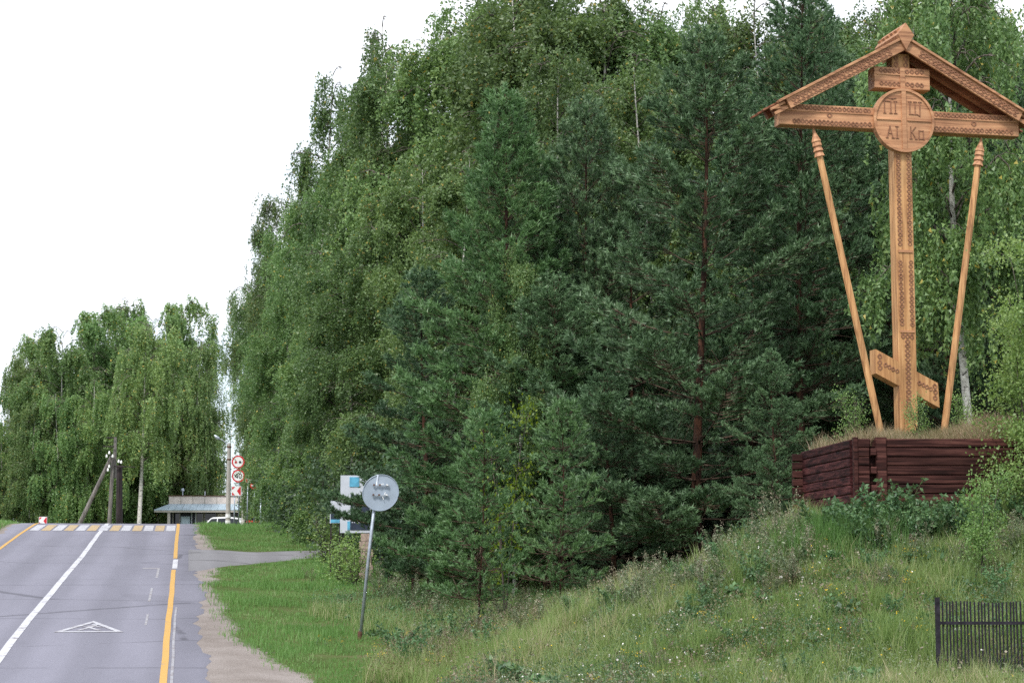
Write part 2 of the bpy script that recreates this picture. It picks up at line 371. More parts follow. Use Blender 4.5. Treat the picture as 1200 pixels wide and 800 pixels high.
# ------------------------------------------------------------------ road
def asphalt(name, base, lane=True):
    m, t, b, n, l = nodemat(name)
    geo = n('ShaderNodeNewGeometry')
    mpn = n('ShaderNodeMapping'); mpn.inputs['Rotation'].default_value = (0, 0, -math.atan2(-SX, SY)); l(geo.outputs['Position'], mpn.inputs[0])
    def noise(sc, scale3, det=6, rough=.6):
        mq = n('ShaderNodeMapping'); mq.inputs['Scale'].default_value = scale3; l(mpn.outputs[0], mq.inputs[0])
        q = n('ShaderNodeTexNoise'); q.inputs['Scale'].default_value = sc; q.inputs['Detail'].default_value = det; q.inputs['Roughness'].default_value = rough
        l(mq.outputs[0], q.inputs['Vector']); return q
    big = noise(.5, (1, .15, 1)); fine = noise(30, (1, 1, 1), 4); patch = noise(.55, (.7, .30, 1), 2)
    r = ramp(t, [(.3, tuple(c * .90 for c in base)), (.7, tuple(c * 1.10 for c in base))]); l(big.outputs['Fac'], r.inputs[0])
    rf = ramp(t, [(.3, (.82, .82, .82)), (.7, (1.12, 1.12, 1.12))]); l(fine.outputs['Fac'], rf.inputs[0])
    wv = n('ShaderNodeTexWave'); wv.bands_direction = 'X'; wv.inputs['Scale'].default_value = .178; wv.inputs['Distortion'].default_value = .6; wv.inputs['Detail'].default_value = 3; wv.inputs['Phase Offset'].default_value = 1.0   # polished wheel tracks
    l(mpn.outputs[0], wv.inputs['Vector']); rw = ramp(t, [(.2, (.93, .93, .93)), (.8, (1.07, 1.07, 1.07))]); l(wv.outputs['Fac'], rw.inputs[0])
    mw = n('ShaderNodeMix'); mw.data_type = 'RGBA'; mw.blend_type = 'MULTIPLY'; mw.inputs[0].default_value = 1
    l(r.outputs[0], mw.inputs[6]); l(rw.outputs[0], mw.inputs[7])
    mx = n('ShaderNodeMix'); mx.data_type = 'RGBA'; mx.blend_type = 'MULTIPLY'; mx.inputs[0].default_value = 1
    l(mw.outputs[2], mx.inputs[6]); l(rf.outputs[0], mx.inputs[7])
    # tar patches
    rp = ramp(t, [(.635, (1, 1, 1)), (.70, (.90, .90, .90))]); l(patch.outputs['Fac'], rp.inputs[0])
    mp2 = n('ShaderNodeMix'); mp2.data_type = 'RGBA'; mp2.blend_type = 'MULTIPLY'; mp2.inputs[0].default_value = 1
    l(mx.outputs[2], mp2.inputs[6]); l(rp.outputs[0], mp2.inputs[7])
    # cracks: across and irregular
    vo = n('ShaderNodeTexVoronoi'); vo.feature = 'DISTANCE_TO_EDGE'; vo.inputs['Scale'].default_value = .22
    wn = noise(1.2, (1, 1, 1), 5); wa = n('ShaderNodeMix'); wa.data_type = 'VECTOR'; wa.inputs[0].default_value = .12
    mq = n('ShaderNodeMapping'); mq.inputs['Scale'].default_value = (.5, 1.0, 1); l(mpn.outputs[0], mq.inputs[0])
    l(mq.outputs[0], wa.inputs[4]); l(wn.outputs['Color'], wa.inputs[5]); l(wa.outputs[1], vo.inputs['Vector'])
    rc = ramp(t, [(.005, (.62, .62, .62)), (.011, (1, 1, 1))]); l(vo.outputs['Distance'], rc.inputs[0])
    gate = noise(.35, (1, 1, 1), 3); rg = ramp(t, [(.42, (0, 0, 0)), (.50, (1, 1, 1))]); l(gate.outputs['Fac'], rg.inputs[0])
    mc = n('ShaderNodeMix'); mc.data_type = 'RGBA'; mc.blend_type = 'MULTIPLY'; l(rg.outputs[0], mc.inputs[0])
    l(mp2.outputs[2], mc.inputs[6]); l(rc.outputs[0], mc.inputs[7]); l(mc.outputs[2], b.inputs['Base Color'])
    b.inputs['Roughness'].default_value = .85; b.inputs['Specular IOR Level'].default_value = .2
    bp = n('ShaderNodeBump'); bp.inputs['Strength'].default_value = .3; bp.inputs['Distance'].default_value = .01
    l(fine.outputs['Fac'], bp.inputs['Height']); l(bp.outputs[0], b.inputs['Normal'])
    return m
M['asphalt'] = asphalt('old_asphalt', (.200, .196, .240))
M['path'] = asphalt('path_asphalt', (.205, .20, .215))
def paint(name, col, wear=.5):
    m, t, b, n, l = nodemat(name)
    geo = n('ShaderNodeNewGeometry')
    nz = n('ShaderNodeTexNoise'); nz.inputs['Scale'].default_value = 3.2; nz.inputs['Detail'].default_value = 9; nz.inputs['Roughness'].default_value = .75
    l(geo.outputs['Position'], nz.inputs['Vector'])
    r = ramp(t, [(wear - .08, (.24, .22, .235)), (wear, col), (.75, tuple(min(1, c * 1.1) for c in col))]); l(nz.outputs['Fac'], r.inputs[0])
    l(r.outputs[0], b.inputs['Base Color']); b.inputs['Roughness'].default_value = .75; b.inputs['Specular IOR Level'].default_value = .2
    return m
M['white_line'] = paint('white_road_paint', (.50, .50, .54), .46)
M['yellow_line'] = paint('yellow_road_paint', (.50, .30, .09), .40)
M['zebra_white'] = paint('zebra_white', (.43, .43, .47), .47)
M['zebra_yellow'] = paint('zebra_yellow', (.42, .31, .17), .47)
M['worn_white'] = paint('worn_road_paint', (.44, .44, .48), .49)
M['faded_white'] = paint('faded_road_paint', (.32, .32, .35), .53)

sl = S_LINES[(S_LINES >= -60) & (S_LINES <= 235)]
def road_left(s): return -8.35 + .12 * np.sin(s * .6) + .08 * np.sin(s * 2.1)
def road_right(s): return .42 + .10 * np.sin(s * .31 + 1) + .07 * np.sin(s * 1.13) + .05 * np.sin(s * 2.9 + .5) + .04 * np.random.default_rng(9).normal(size=np.shape(s))
def bend(s):                       # beyond the crest the road swings to the left
    return -.010 * np.clip(s - 112, 0, 1e9) ** 2
fr = np.concatenate([[-.004], np.linspace(0, 1, 14), [1.006]])
RT = road_left(sl)[:, None] * (1 - fr) + road_right(sl)[:, None] * fr + bend(sl)[:, None]
RS = np.repeat(sl[:, None], 16, 1)
RX, RY = to_xy(RS, RT); RZ = np.where(RS > 112, zground(RX, RY), zroad(RS)) + .02
RZ[:, 0] -= .05; RZ[:, -1] -= .05
ri = np.arange(RX.size).reshape(RX.shape)
rq = np.stack([ri[:-1, :-1], ri[:-1, 1:], ri[1:, 1:], ri[1:, :-1]], -1).reshape(-1, 4)
road = tag(link('road', build_mesh('road', np.stack([RX, RY, RZ], -1), quads=rq, smooth=True), M['asphalt']), kind='structure')

def strip(name, t0, t1, s0, s1, mat, dz=.007, wav=0.0, parent=None):
    q = np.unique(np.concatenate([[s0], S_LINES[(S_LINES > s0) & (S_LINES < s1)], [s1]]))
    wv = wav * np.sin(q * .33) + wav * .5 * np.sin(q * 1.1 + 1)
    P = []
    for tt in (t0, t1):
        x, y = to_xy(q, tt + wv); P.append(np.stack([x, y, zroad(q) + .02 + dz], -1))
    V = np.concatenate(P); k = len(q); i = np.arange(k - 1)
    return link(name, build_mesh(name, V, quads=np.stack([i, i + k, i + k + 1, i + 1], -1)), mat, parent or road)
strip('centre_line', -4.05, -3.86, -20, 108, M['white_line'], wav=.008)
strip('edge_line', -.48, -.33, -20, 73.5, M['yellow_line'], wav=.008)
strip('edge_line', -.47, -.29, 74.2, 79.2, M['white_line'], wav=.008)
strip('edge_line', -.48, -.33, 79.8, 109, M['yellow_line'], wav=.008)
strip('old_edge_line', -.27, -.21, -20, 58, M['faded_white'], wav=.008)
strip('edge_line', -7.51, -7.37, -20, 110, M['yellow_line'], wav=.008)
for k in range(13):
    t0 = -7.25 + k * .525
    strip('crosswalk_stripe', t0, t0 + .43, 98.4, 103.8, M['zebra_white'] if k % 2 == 0 else M['zebra_yellow'], dz=.010)
# half-worn old paint near the right lane edge
for s0, s1, t0, t1 in ((69.5, 74.2, -.98, -.90), (60, 65, -1.05, -.98), (74, 74.5, -1.5, -.9), (53, 56, -1.0, -.94)):
    strip('worn_paint', t0, t1, s0, s1, M['faded_white'], dz=.005)
# warning triangle with a walking figure, stretched along the road
def mark(name, polys, s0, tc, mat, k=1.0):
    mb = MB()
    for poly in polys:
        b = len(mb.v)
        for (a, c) in poly:
            s = s0 + c * k; x, y = to_xy(s, tc + a); mb.v.append(Vector((x, y, float(zroad(s)) + .030)))
        mb.f.append(tuple(range(b, b + len(poly))))
    return mb.build(name, mat, road)
def bar2(a, b, w):
    a, b = Vector((*a, 0)), Vector((*b, 0)); d = (b - a).normalized(); nrm = Vector((-d.y, d.x, 0)) * w / 2
    return [tuple((p)[:2]) for p in (a - nrm, b - nrm, b + nrm, a + nrm)]
A, B, C = (-.84, 0), (.84, 0), (0, 3.4)
A2, B2, C2 = (-.62, .26), (.62, .26), (0, 2.78)
tri = [[A, B, B2, A2], [B, C, C2, B2], [C, A, A2, C2]]
fig = [bar2((-.06, 1.25), (.06, 2.0), .16), bar2((-.05, 1.3), (-.28, .5), .1), (bar2((-.02, 1.3), (.24, .5), .1)), bar2((.05, 1.9), (.26, 1.35), .08), bar2((.02, 1.9), (-.22, 1.5), .08),
       [(.07 + .09 * cos(i * pi / 4), 2.2 + .16 * sin(i * pi / 4)) for i in range(8)]]
mark('warning_triangle_marking', tri + fig, 51.3, -2.30, M['worn_white'], k=.82)

# side path
tl = np.concatenate([np.arange(.1, 12, .4), np.arange(12, 46, 2)])
PT = np.repeat(tl[:, None], 9, 1); ff = np.linspace(0, 1, 9)
PS = path_near(tl)[:, None] * (1 - ff) + path_far(tl)[:, None] * ff
PX, PY = to_xy(PS, PT); PZ = zground(PX, PY) + .045
PZ[:, 0] -= .09; PZ[:, -1] -= .09
pi_ = np.arange(PX.size).reshape(PX.shape)
pq = np.stack([pi_[:-1, :-1], pi_[1:, :-1], pi_[1:, 1:], pi_[:-1, 1:]], -1).reshape(-1, 4)
tag(link('side_path', build_mesh('side_path', np.stack([PX, PY, PZ], -1), quads=pq, smooth=True), M['path']), kind='structure')

# ------------------------------------------------------------------ the cross
CROSS = Vector((7.62, 39.5, 4.70)); CR = radians(13)
cross = thing('wayside_cross', 'tall carved orange timber cross with gable roof standing behind log wall', 'cross', CROSS, CR)
def band(mb, p0, p1, up, motif=.085, h=.10, out=(0, -1, 0), d0=.012):
    """a run of carved ring motifs from p0 to p1 lying on the face with normal out"""
    p0, p1, up, out = Vector(p0), Vector(p1), Vector(up), Vector(out)
    ln = (p1 - p0).length; ex = (p1 - p0).normalized(); k = max(1, int(ln / motif)); st = ln / k
    for i in range(k):
        c = p0 + ex * (st * (i + .5 + random.uniform(-.08, .08))) + up * random.uniform(-.006, .006); d = d0 * random.uniform(.6, 1.3)
        q = [(.44, .12), (.12, .44), (-.12, .44), (-.44, .12), (-.44, -.12), (-.12, -.44), (.12, -.44), (.44, -.12)]
        b = len(mb.v)
        for sc in (1.0, .52):
            for a, e in q:
                mb.v.append(c + ex * (a * st * sc * 1.05) + up * (e * h * sc) + out * d)
        for a, e in q: mb.v.append(c + ex * (a * st * 1.05) + up * (e * h) + out * -.001)
        for a, e in q: mb.v.append(c + ex * (a * st * .52) + up * (e * h * .52) + out * -.001)
        for j in range(8):
            jn = (j + 1) % 8
            mb.f += [(b + j, b + jn, b + 8 + jn, b + 8 + j), (b + 16 + j, b + 16 + jn, b + jn, b + j), (b + 8 + j, b + 8 + jn, b + 24 + jn, b + 24 + j)]
pw, pd = .37, .30
mb = MB(); mb.beam((0, 0, -.5), (0, 0, 7.45), pw, pd, up=(0, 1, 0), ch=.015); post = mb.build('post', M['cross'], cross)
# long crossbar, notched over the post
mb = MB(); mb.beam((-2.55, -.02, 6.12), (2.47, -.02, 6.12), .30, .42, ch=.012); bar = mb.build('crossbar', M['cross_h'], cross)
mb = MB(); mb.beam((-.58, -.03, 6.95), (.58, -.03, 6.95), .32, .43, ch=.012); bar2_ = mb.build('upper_bar', M['cross_h'], cross)
fa = radians(-26); fd = Vector((cos(fa), 0, sin(fa)))
mb = MB(); b0 = len(mb.v)
prof = [(-.64, .02), (.64, -.60), (.64, -.13), (-.64, .50)]
mb.plate([(-.66, .06), (.64, -.575), (.62, -.10), (-.66, .53)], (0, -.145, 1.06), (1, 0, 0), (0, 0, 1), -.29); foot = mb.build('foot_bar', M['cross'], cross)
# carved strips: raised mouldings and ring motifs
y0 = -pd / 2; yb = -.02 - .15; yu = -.03 - .16
mb = MB()
for x in (-.105, .105):
    band(mb, (x, y0, 3.62), (x, y0, 5.45), (1, 0, 0), h=.10)
    band(mb, (x, y0, 2.05), (x, y0, 3.35), (1, 0, 0), h=.10)
band(mb, (-.13, y0, 1.86), (.13, y0, 1.86), (0, 0, 1), h=.12)
band(mb, (.0, y0, .30), (.0, y0, 1.80), (1, 0, 0), h=.12)
band(mb, (-.10, y0, 7.17), (-.10, y0, 7.42), (1, 0, 0)); band(mb, (.10, y0, 7.17), (.10, y0, 7.42), (1, 0, 0))
mb.build('carving', M['groove'], post)
mb = MB()
for x0, x1 in ((-2.3, -.66), (.66, 2.35)):
    band(mb, (x0, yb, 6.265), (x1, yb, 6.265), (0, 0, 1)); band(mb, (x0, yb, 5.99), (x1, yb, 5.99), (0, 0, 1))
for x in (-1.52, 1.5): band(mb, (x - .06, yb, 6.13), (x + .06, yb, 6.13), (0, 0, 1), motif=.12, h=.12)
mb.build('carving', M['groove'], bar)
mb = MB()
for x0, x1 in ((-.48, -.04), (.06, .46)):
    band(mb, (x0, yu, 7.09), (x1, yu, 7.09), (0, 0, 1)); band(mb, (x0, yu, 6.83), (x1, yu, 6.83), (0, 0, 1))
mb.build('carving', M['groove'], bar2_)
mb = MB()
for x0, x1 in ((-.50, -.19), (.19, .50)):
    z = lambda x: 1.06 + .005 - .4884 * x
    band(mb, (x0, -.145, z(x0)), (x1, -.145, z(x1)), (.44, 0, .9), h=.10)
for x in (-.58, .55): band(mb, (x, -.145, 1.055 - .4884 * x - .16), (x, -.145, 1.055 - .4884 * x + .17), (1, 0, 0), h=.10)
mb.build('carving', M['groove'], foot)
mb = MB()   # plain raised fillets
for x0, x1 in ((-2.4, -.63), (.63, 2.4)): mb.box(((x0 + x1) / 2, yb - .008, 6.195), (x1 - x0, .022, .022))
mb.box((-.27, yu - .008, 7.015), (.56, .022, .02)); mb.box((.30, yu - .008, 7.015), (.50, .022, .02))
mb.build('carving', M['cross_h'], bar)
for zz_, hh_ in ((3.52, .05), (1.95, .04)):
    mb = MB(); mb.box((0, y0 - .008, zz_), (.30, .022, hh_)); mb.build('fillet', M['cross_h'], post)
mb = MB(); mb.box((0, yu - .010, 6.95), (.10, .026, .425)); mb.build('fillet', M['cross_h'], bar2_)
# medallion
mb = MB(); R_ = .635
mb.plate(ring_poly(R_, 48), (0, -.22, 6.10), (1, 0, 0), (0, 0, 1), -.12)
med = mb.build('medallion', M['cross_h'], cross)
mb = MB(); zc = 6.10; yf = -.22
n_ = 48
for i in range(n_):   # raised rim
    a0, a1 = 2 * pi * i / n_, 2 * pi * (i + 1) / n_
    b = len(mb.v)
    for a in (a0, a1):
        for r, yy in ((R_, yf), (R_, yf - .03), (R_ - .05, yf - .03), (R_ - .05, yf)):
            mb.v.append(Vector((r * cos(a), yy, zc + r * sin(a))))
    mb.f += [(b, b + 1, b + 5, b + 4), (b + 1, b + 2, b + 6, b + 5), (b + 2, b + 3, b + 7, b + 6)]
mb.box((.0, yf - .013, zc), (.09, .03, 1.16)); mb.box((-.32, yf - .011, zc + .005), (.50, .026, .022)); mb.box((.32, yf - .011, zc + .005), (.50, .026, .022))
mb.build('rim', M['cross_h'], med)
def stroke(mb, x0, z0, x1, z1, wd=.020, y=yf - .006, d=.014):
    p0, p1 = Vector((x0, y, z0)), Vector((x1, y, z1)); e = (p1 - p0).normalized() * wd * .4
    mb.beam(p0 - e, p1 + e, d, wd, up=(0, 0, 1) if abs(x1 - x0) > abs(z1 - z0) else (1, 0, 0), ch=.003)
def glyphs(mb, strokes, ox, oz, sc):
    for x0, z0, x1, z1 in strokes: stroke(mb, ox + x0 * sc, zc + oz + z0 * sc, ox + x1 * sc, zc + oz + z1 * sc)
Pglyph = [(0, 0, 0, 1), (0, 1, .55, 1), (.55, 0, .55, 1), (-.08, 0, .1, 0), (.45, 0, .65, 0), (.95, 0, .95, 1), (.83, 0, 1.07, 0), (.83, 1, 1.07, 1), (-.05, 1.22, .3, 1.3), (.3, 1.3, .7, 1.2), (.7, 1.2, 1.0, 1.28)]
Wglyph = [(0, 0, 0, 1), (.45, 0, .45, 1), (-.05, 0, .6, 0), (.85, -.1, .85, 1), (.6, 0, .85, -.12), (-.1, 1, .12, 1), (.33, 1, .57, 1), (.74, 1, .97, 1)]
Aglyph = [(0, 0, .28, 1), (.28, 1, .55, 0), (.12, .4, .42, .4), (-.08, 0, .1, 0), (.45, 0, .65, 0), (.92, 0, .92, 1), (.8, 0, 1.04, 0), (.8, 1, 1.04, 1)]
Kglyph = [(0, 0, 0, 1), (0, .48, .42, 1), (.12, .55, .45, 0), (-.1, 0, .1, 0), (.38, 0, .55, 0), (.72, .0, .72, .7), (.72, .7, 1.1, .7), (1.1, .7, 1.1, 0), (.72, .05, 1.15, .0)]
for gl, ox, oz, sc in ((Pglyph, -.40, .13, .24), (Wglyph, .13, .13, .25), (Aglyph, -.36, -.36, .23), (Kglyph, .14, -.36, .24)):
    mb = MB(); glyphs(mb, gl, ox, oz, sc); mb.build('letters', M['groove'], med)
# roof: two slopes of boards on purlins, bargeboards with carving, diamond finial on the ridge
rise = math.atan2(1.42, 2.62); apex = Vector((0, 0, 7.62)); RD0, RD1 = -.30, .60
for sgn in (-1, 1):
    d = Vector((sgn * cos(rise), 0, -sin(rise))); nrm = Vector((sgn * sin(rise), 0, cos(rise)))
    slope = 3.12
    nb = 6; bw = (RD1 - RD0) / nb
    for k in range(nb):
        y = RD0 + bw * (k + .5); ex = slope + (.10 if k % 2 else 0) - (.16 if k == 0 else 0)
        mb = MB(); mb.beam(apex + Vector((0, y, 0)) + nrm * .10, apex + Vector((0, y, 0)) + nrm * .10 + d * ex, bw - .012, .035, up=nrm, ch=.004)
        mb.build('roof_board', M['roofwood'], cross)
    for y in (.12, .48):
        mb = MB(); mb.beam(apex + Vector((0, y, 0)) + d * .05, apex + Vector((0, y, 0)) + d * 2.95, .12, .16, up=nrm, ch=.01); mb.build('rafter', M['roofwood'], cross)
    mb = MB(); mb.beam(apex + Vector((0, RD0 - .03, 0)) + d * .06 + nrm * -.02, apex + Vector((0, RD0 - .03, 0)) + d * 2.78 + nrm * -.02, .05, .21, up=nrm, ch=.006)
    mb.beam(apex + Vector((0, RD0 - .05, 0)) + d * .02 + nrm * .105, apex + Vector((0, RD0 - .05, 0)) + d * 2.95 + nrm * .105, .10, .05, up=nrm, ch=.006)
    bb = mb.build('bargeboard', M['cross_h'], cross)
    mb = MB(); q0 = apex + Vector((0, RD0 - .056, 0)) + nrm * -.02
    band(mb, q0 + d * .35 + nrm * .035, q0 + d * 2.7 + nrm * .035, nrm, motif=.095, h=.085); band(mb, q0 + d * .35 - nrm * .05, q0 + d * 2.7 - nrm * .05, nrm, motif=.095, h=.06)
    mb.build('carving', M['groove'], bb)
    # end trim pieces under the eave
    mb = MB(); e0 = apex + Vector((0, RD0 + .02, 0)) + d * 2.80 - nrm * .02
    mb.beam(e0 + nrm * .06, e0 + nrm * .06 + d * .34, .04, .05, up=nrm, ch=.004); mb.beam(e0 - nrm * .05, e0 - nrm * .05 + d * .30, .04, .06, up=nrm, ch=.004); mb.beam(e0 - nrm * .04, e0 + nrm * .06 + d * .3, .03, .035, up=nrm, ch=.004)
    mb.build('eave_bracket', M['cross_h'], cross)
mb = MB(); mb.plate([(0, .27), (.17, .03), (0, -.27), (-.17, .03)], (0, RD0 - .12, 7.74), (1, 0, 0), (0, 0, 1), -1.15); mb.build('ridge_finial', M['cross_h'], cross)
for sx, sz in ((-1, 1), (1, 1)):
    for k in range(5):
        mb = MB(); mb.box((sx * .09, RD0 + .1 + k * .2, 7.90), (.05, .12, .09), Matrix.Rotation(-sx * radians(52), 3, 'Y')); mb.build('ridge_shingle', M['cross_h'], cross)

# leaning spear and reed, beside the post
def spear(p0, p1, label):
    o = thing('carved_pole', label, 'pole', CROSS, CR)
    p0, p1 = Vector(p0), Vector(p1); d = (p1 - p0).normalized(); Lh = (p1 - p0).length
    P = lambda q: p0 + d * q
    mb = MB(); mb.tube([P(0), P(Lh - .55)], [.072, .066], 8); mb.build('shaft', M['cross'], o)
    mb = MB()
    mb.tube([P(Lh - .58), P(Lh - .50), P(Lh - .49), P(Lh - .47), P(Lh - .40), P(Lh - .39), P(Lh - .37), P(Lh - .30), P(Lh - .28), P(Lh - .15), P(Lh)], [.11, .082, .075, .105, .08, .075, .10, .085, .10, .05, .012], 8)
    mb.build('spear_head', M['cross_h'], o)
    return o
spear((-.50, -.10, -.35), (-1.82, -.05, 5.90), 'leaning carved pole under the crossbar end beside the dark pines')
spear((.70, -.05, -.35), (1.72, -.05, 5.88), 'leaning carved pole between the slanted foot bar and leafy birch bush')

# ------------------------------------------------------------------ log crib
crib = thing('log_retaining_wall', 'dark red brown log retaining wall below the timber cross', 'retaining wall', (6.26, 37.0, 3.0))
def log(x0, y0, x1, y1, z, h=.165, w_=.17, ex=0, name='log'):
    p0, p1 = Vector((x0, y0, z)), Vector((x1, y1, z)); off = Vector((6.26, 37, 3.0))
    mb = MB(); r = random.Random(int(z * 1000 + x0 * 77))
    mb.beam(p0 - off + Vector((0, r.uniform(-.008, .008), r.uniform(-.004, .004))), p1 - off + Vector((0, r.uniform(-.008, .008), r.uniform(-.006, .006))), w_, h - .005, ch=.018)
    return mb.build(name, M['log'] if abs(x1 - x0) > abs(y1 - y0) else M['log_y'], crib)
NL = 10; zt = 4.40
for k in range(NL):
    z = zt - .0825 - k * .165
    log(6.72, 37.02, 9.95, 37.06, z)                                   # front
    log(6.24, 37.10, 6.74, 37.10, z)
    log(6.24, 36.98, 6.44, 36.98, z)                                    # short return left of the posts
    log(6.20, 37.10, 5.78, 40.4, z - .01)                               # left side
    if k % 2: log(6.46, 36.90, 6.56, 36.90, z, .14, .16, name='log_end')
    log(5.52, 40.35, 5.72, 40.35, z - .05, .15, .16, name='log_end')
    log(9.98, 37.15, 9.98, 41.0, z)
off = Vector((6.26, 37, 3.0))
for x, y, ww in ((6.66, 36.97, .2), (6.20, 36.95, .09)):
    mb = MB(); mb.beam(Vector((x, y, 2.75)) - off, Vector((x, y, zt + .02)) - off, ww, .16, up=(0, 1, 0), ch=.02); mb.build('corner_post', M['log'], crib)
# earth fill inside the crib
def zfill(X, Y):
    return 4.30 + .32 * smooth(37.1, 39.0, Y) * smooth(.25, 1.3, X - (6.22 - (Y - 37.1) * .127)) + .05 * wob(X * 1.7, Y * 1.7) - .05
gx = np.linspace(0, 1, 24); FX = []; 
U, Vv = np.meshgrid(gx, gx, indexing='ij')
FY = 37.06 + Vv * 3.5; FXL = 6.22 - (FY - 37.1) * .127; FX = FXL + U * (9.95 - FXL)
FZ = zfill(FX, FY); ii = np.arange(24 * 24).reshape(24, 24)
top = np.stack([ii[:-1, :-1], ii[1:, :-1], ii[1:, 1:], ii[:-1, 1:]], -1).reshape(-1, 4)
V = np.stack([FX, FY, FZ], -1).reshape(-1, 3); Vb = V.copy(); Vb[:, 2] = 2.7
ring = np.concatenate([ii[:, 0], ii[-1, 1:], ii[::-1, -1][1:], ii[0, ::-1][1:]])
sk = np.stack([ring[:-1], ring[:-1] + 576, ring[1:] + 576, ring[1:]], -1)
M['earth'] = simple('dry_earth', (.11, .085, .055), .95, 0, .35, 7, .6)
tag(link('earth_fill', build_mesh('earth_fill', np.concatenate([V, Vb]), quads=np.concatenate([top, sk])), M['earth']), kind='structure')
mbs = []
for k, (u, v, r) in enumerate(((1047, 507, .085), (1055, 509, .06), (1052, 505, .05))):
    p = at(u, v, 37.6); mb = MB(); rr = random.Random(k)
    mb.tube([(0, 0, -.6 * r), (0, 0, -.3 * r), (0, 0, .25 * r), (r * .2, 0, .6 * r)], [.7 * r, 1.1 * r, .95 * r, .4 * r], 7)
    o = mb.build('rock', M['rock']); o.location = (p.x, p.y, zfill(p.x, p.y) + r * .45); o.rotation_euler = (.3 * k, .2, k)
    tag(o, 'small pale rock lying on the earth above the log wall', 'rock', 'pale rocks at the foot of the cross')

# ------------------------------------------------------------------ road sign seen from behind
def onground(u, Y):
    X = (u - 600) / 2400 * Y
    for _ in range(3):            # account for the camera's tilt
        z = zg(X, Y); t = Y * CP + (z - EYE) * SP; X = (u - 600) / 2400 * t
    return Vector((X, Y, zg(X, Y)))
g = onground(421, 50.0); topc = at(446, 577, 49.7)
sg = thing('road_sign', 'leaning round road sign seen from its grey back on the grass verge', 'sign', g)
axis = (at(443, 556, 49.75) - g)
mb = MB(); mb.tube([(0, 0, -.2), axis * .5, axis], .042, 10); mb.build('pole', M['steel'], sg, True)
mb = MB(); mb.tube([(0, 0, -.1), axis * .055], .062, 10); mb.build('foot_sleeve', M['rust'], sg)
dc = topc - g + Vector((0, -.09, 0))
fx_ = Vector((.985, .17, 0)); fz_ = Vector((.06, .0, .998)); fn = fx_.cross(fz_)
mb = MB(); mb.plate(ring_poly(.44, 40), dc + Vector((0, .14, 0)), fx_, fz_, -.012); disc = mb.build('disc', M['signback'], sg)
mb = MB(); n_ = 40
pts = [dc + Vector((0, .13, 0)) + fx_ * (.437 * cos(2 * pi * i / n_)) + fz_ * (.437 * sin(2 * pi * i / n_)) for i in range(n_ + 1)]
mb.tube(pts, .010, 5); mb.build('rim', M['signback'], disc)
for q in (.17, -.07):
    mb = MB(); c = dc + fz_ * q + Vector((0, .10, 0)); mb.beam(c - fx_ * .20, c + fx_ * .20, .025, .035, ch=.005); mb.build('bracket', M['steel'], sg)
    for sx in (-.17, -.03, .15):
        mb = MB(); mb.box(c + fx_ * sx + Vector((0, -.03, .02)), (.05, .02, .03), Matrix.Rotation(sx * 2, 3, 'Y')); mb.build('clamp', M['white'] if sx > 0 else M['rust'], sg)
for k, (sx, q, an) in enumerate(((.10, -.02, .5), (.07, -.13, -.3), (.03, .21, 1.4))):
    mb = MB(); mb.box(dc + fx_ * sx + fz_ * q + Vector((0, .085, 0)), (.014, .006, .08), Matrix.Rotation(an, 3, 'Y')); mb.build('torn_tape', M['white'], sg)

# ------------------------------------------------------------------ signs on the crest
def post_sign(u, Y, vtop, label, cat='sign', r=.035, tagname='road_sign', mat='steel'):
    g = onground(u, Y); o = thing(tagname, label, cat, g); h = at(u, vtop, Y).z - g.z
    mb = MB(); mb.tube([(0, 0, -.3), (0, 0, h)], r, 8); mb.build('post', M[mat], o, True); return o, g, h
def chevron_plate(parent, c, sz, th=.02, face=-1):
    ex, ez = Vector((1, 0, 0)), Vector((0, 0, 1)); o0 = Vector(c) - ex * sz / 2 - ez * sz / 2
    mb = MB(); mb.plate([(0, 0), (sz, 0), (sz, sz), (0, sz)], o0, ex, ez, -th); p = mb.build('plate', M['white'], parent)
    def red(poly):
        mb = MB(); mb.plate([(a * sz, b * sz) for a, b in poly], o0 + Vector((0, -th - .006 + th, 0)), ex, ez, -.004); mb.build('red_field', M['red'], p)
    red([(.56, .5), (.86, .94), (.96, .94), (.96, .06), (.86, .06)]); red([(.05, .94), (.05, .60), (.38, .94)]); red([(.05, .06), (.38, .06), (.05, .40)])
def round_sign(parent, c, r, what):
    ex, ez = Vector((1, 0, 0)), Vector((0, 0, 1)); c = Vector(c)
    mb = MB(); mb.plate(ring_poly(r, 28), c, ex, ez, -.02); p = mb.build('disc', M['red'], parent)
    mb = MB(); mb.plate(ring_poly(r * .78, 28), c + Vector((0, -.004, 0)), ex, ez, -.004); mb.build('face', M['white'], p)
    y = -.012; st = lambda mb, x0, z0, x1, z1, wd=.045: mb.beam(c + Vector((x0 * r, y, z0 * r)), c + Vector((x1 * r, y, z1 * r)), .006, wd, up=(0, 0, 1) if abs(x1 - x0) >= abs(z1 - z0) else (1, 0, 0), ch=.001)
    if what == '40':
        mb = MB(); st(mb, -.17, -.38, -.17, .38); st(mb, -.17, .36, -.52, -.12); st(mb, -.55, -.14, -.05, -.14); mb.build('digit', M['black'], p)
        mb = MB()
        q = [(.28 + .19 * cos(i * pi / 6), .36 * sin(i * pi / 6)) for i in range(13)]
        for a, b in zip(q[:-1], q[1:]): st(mb, a[0], a[1], b[0], b[1])
        mb.build('digit', M['black'], p)
    else:
        for x, mm in ((-.33, 'red'), (.30, 'black')):
            mb = MB(); cc_ = c + Vector((x * r, y, -.02)); mb.box(cc_, (.36 * r, .006, .18 * r)); mb.box(cc_ + Vector((0, 0, .14 * r)), (.24 * r, .006, .14 * r))
            for sx in (-.12, .12): mb.box(cc_ + Vector((sx * r, 0, -.13 * r)), (.1 * r, .006, .1 * r))
            mb.build('car_symbol', M[mm], p)
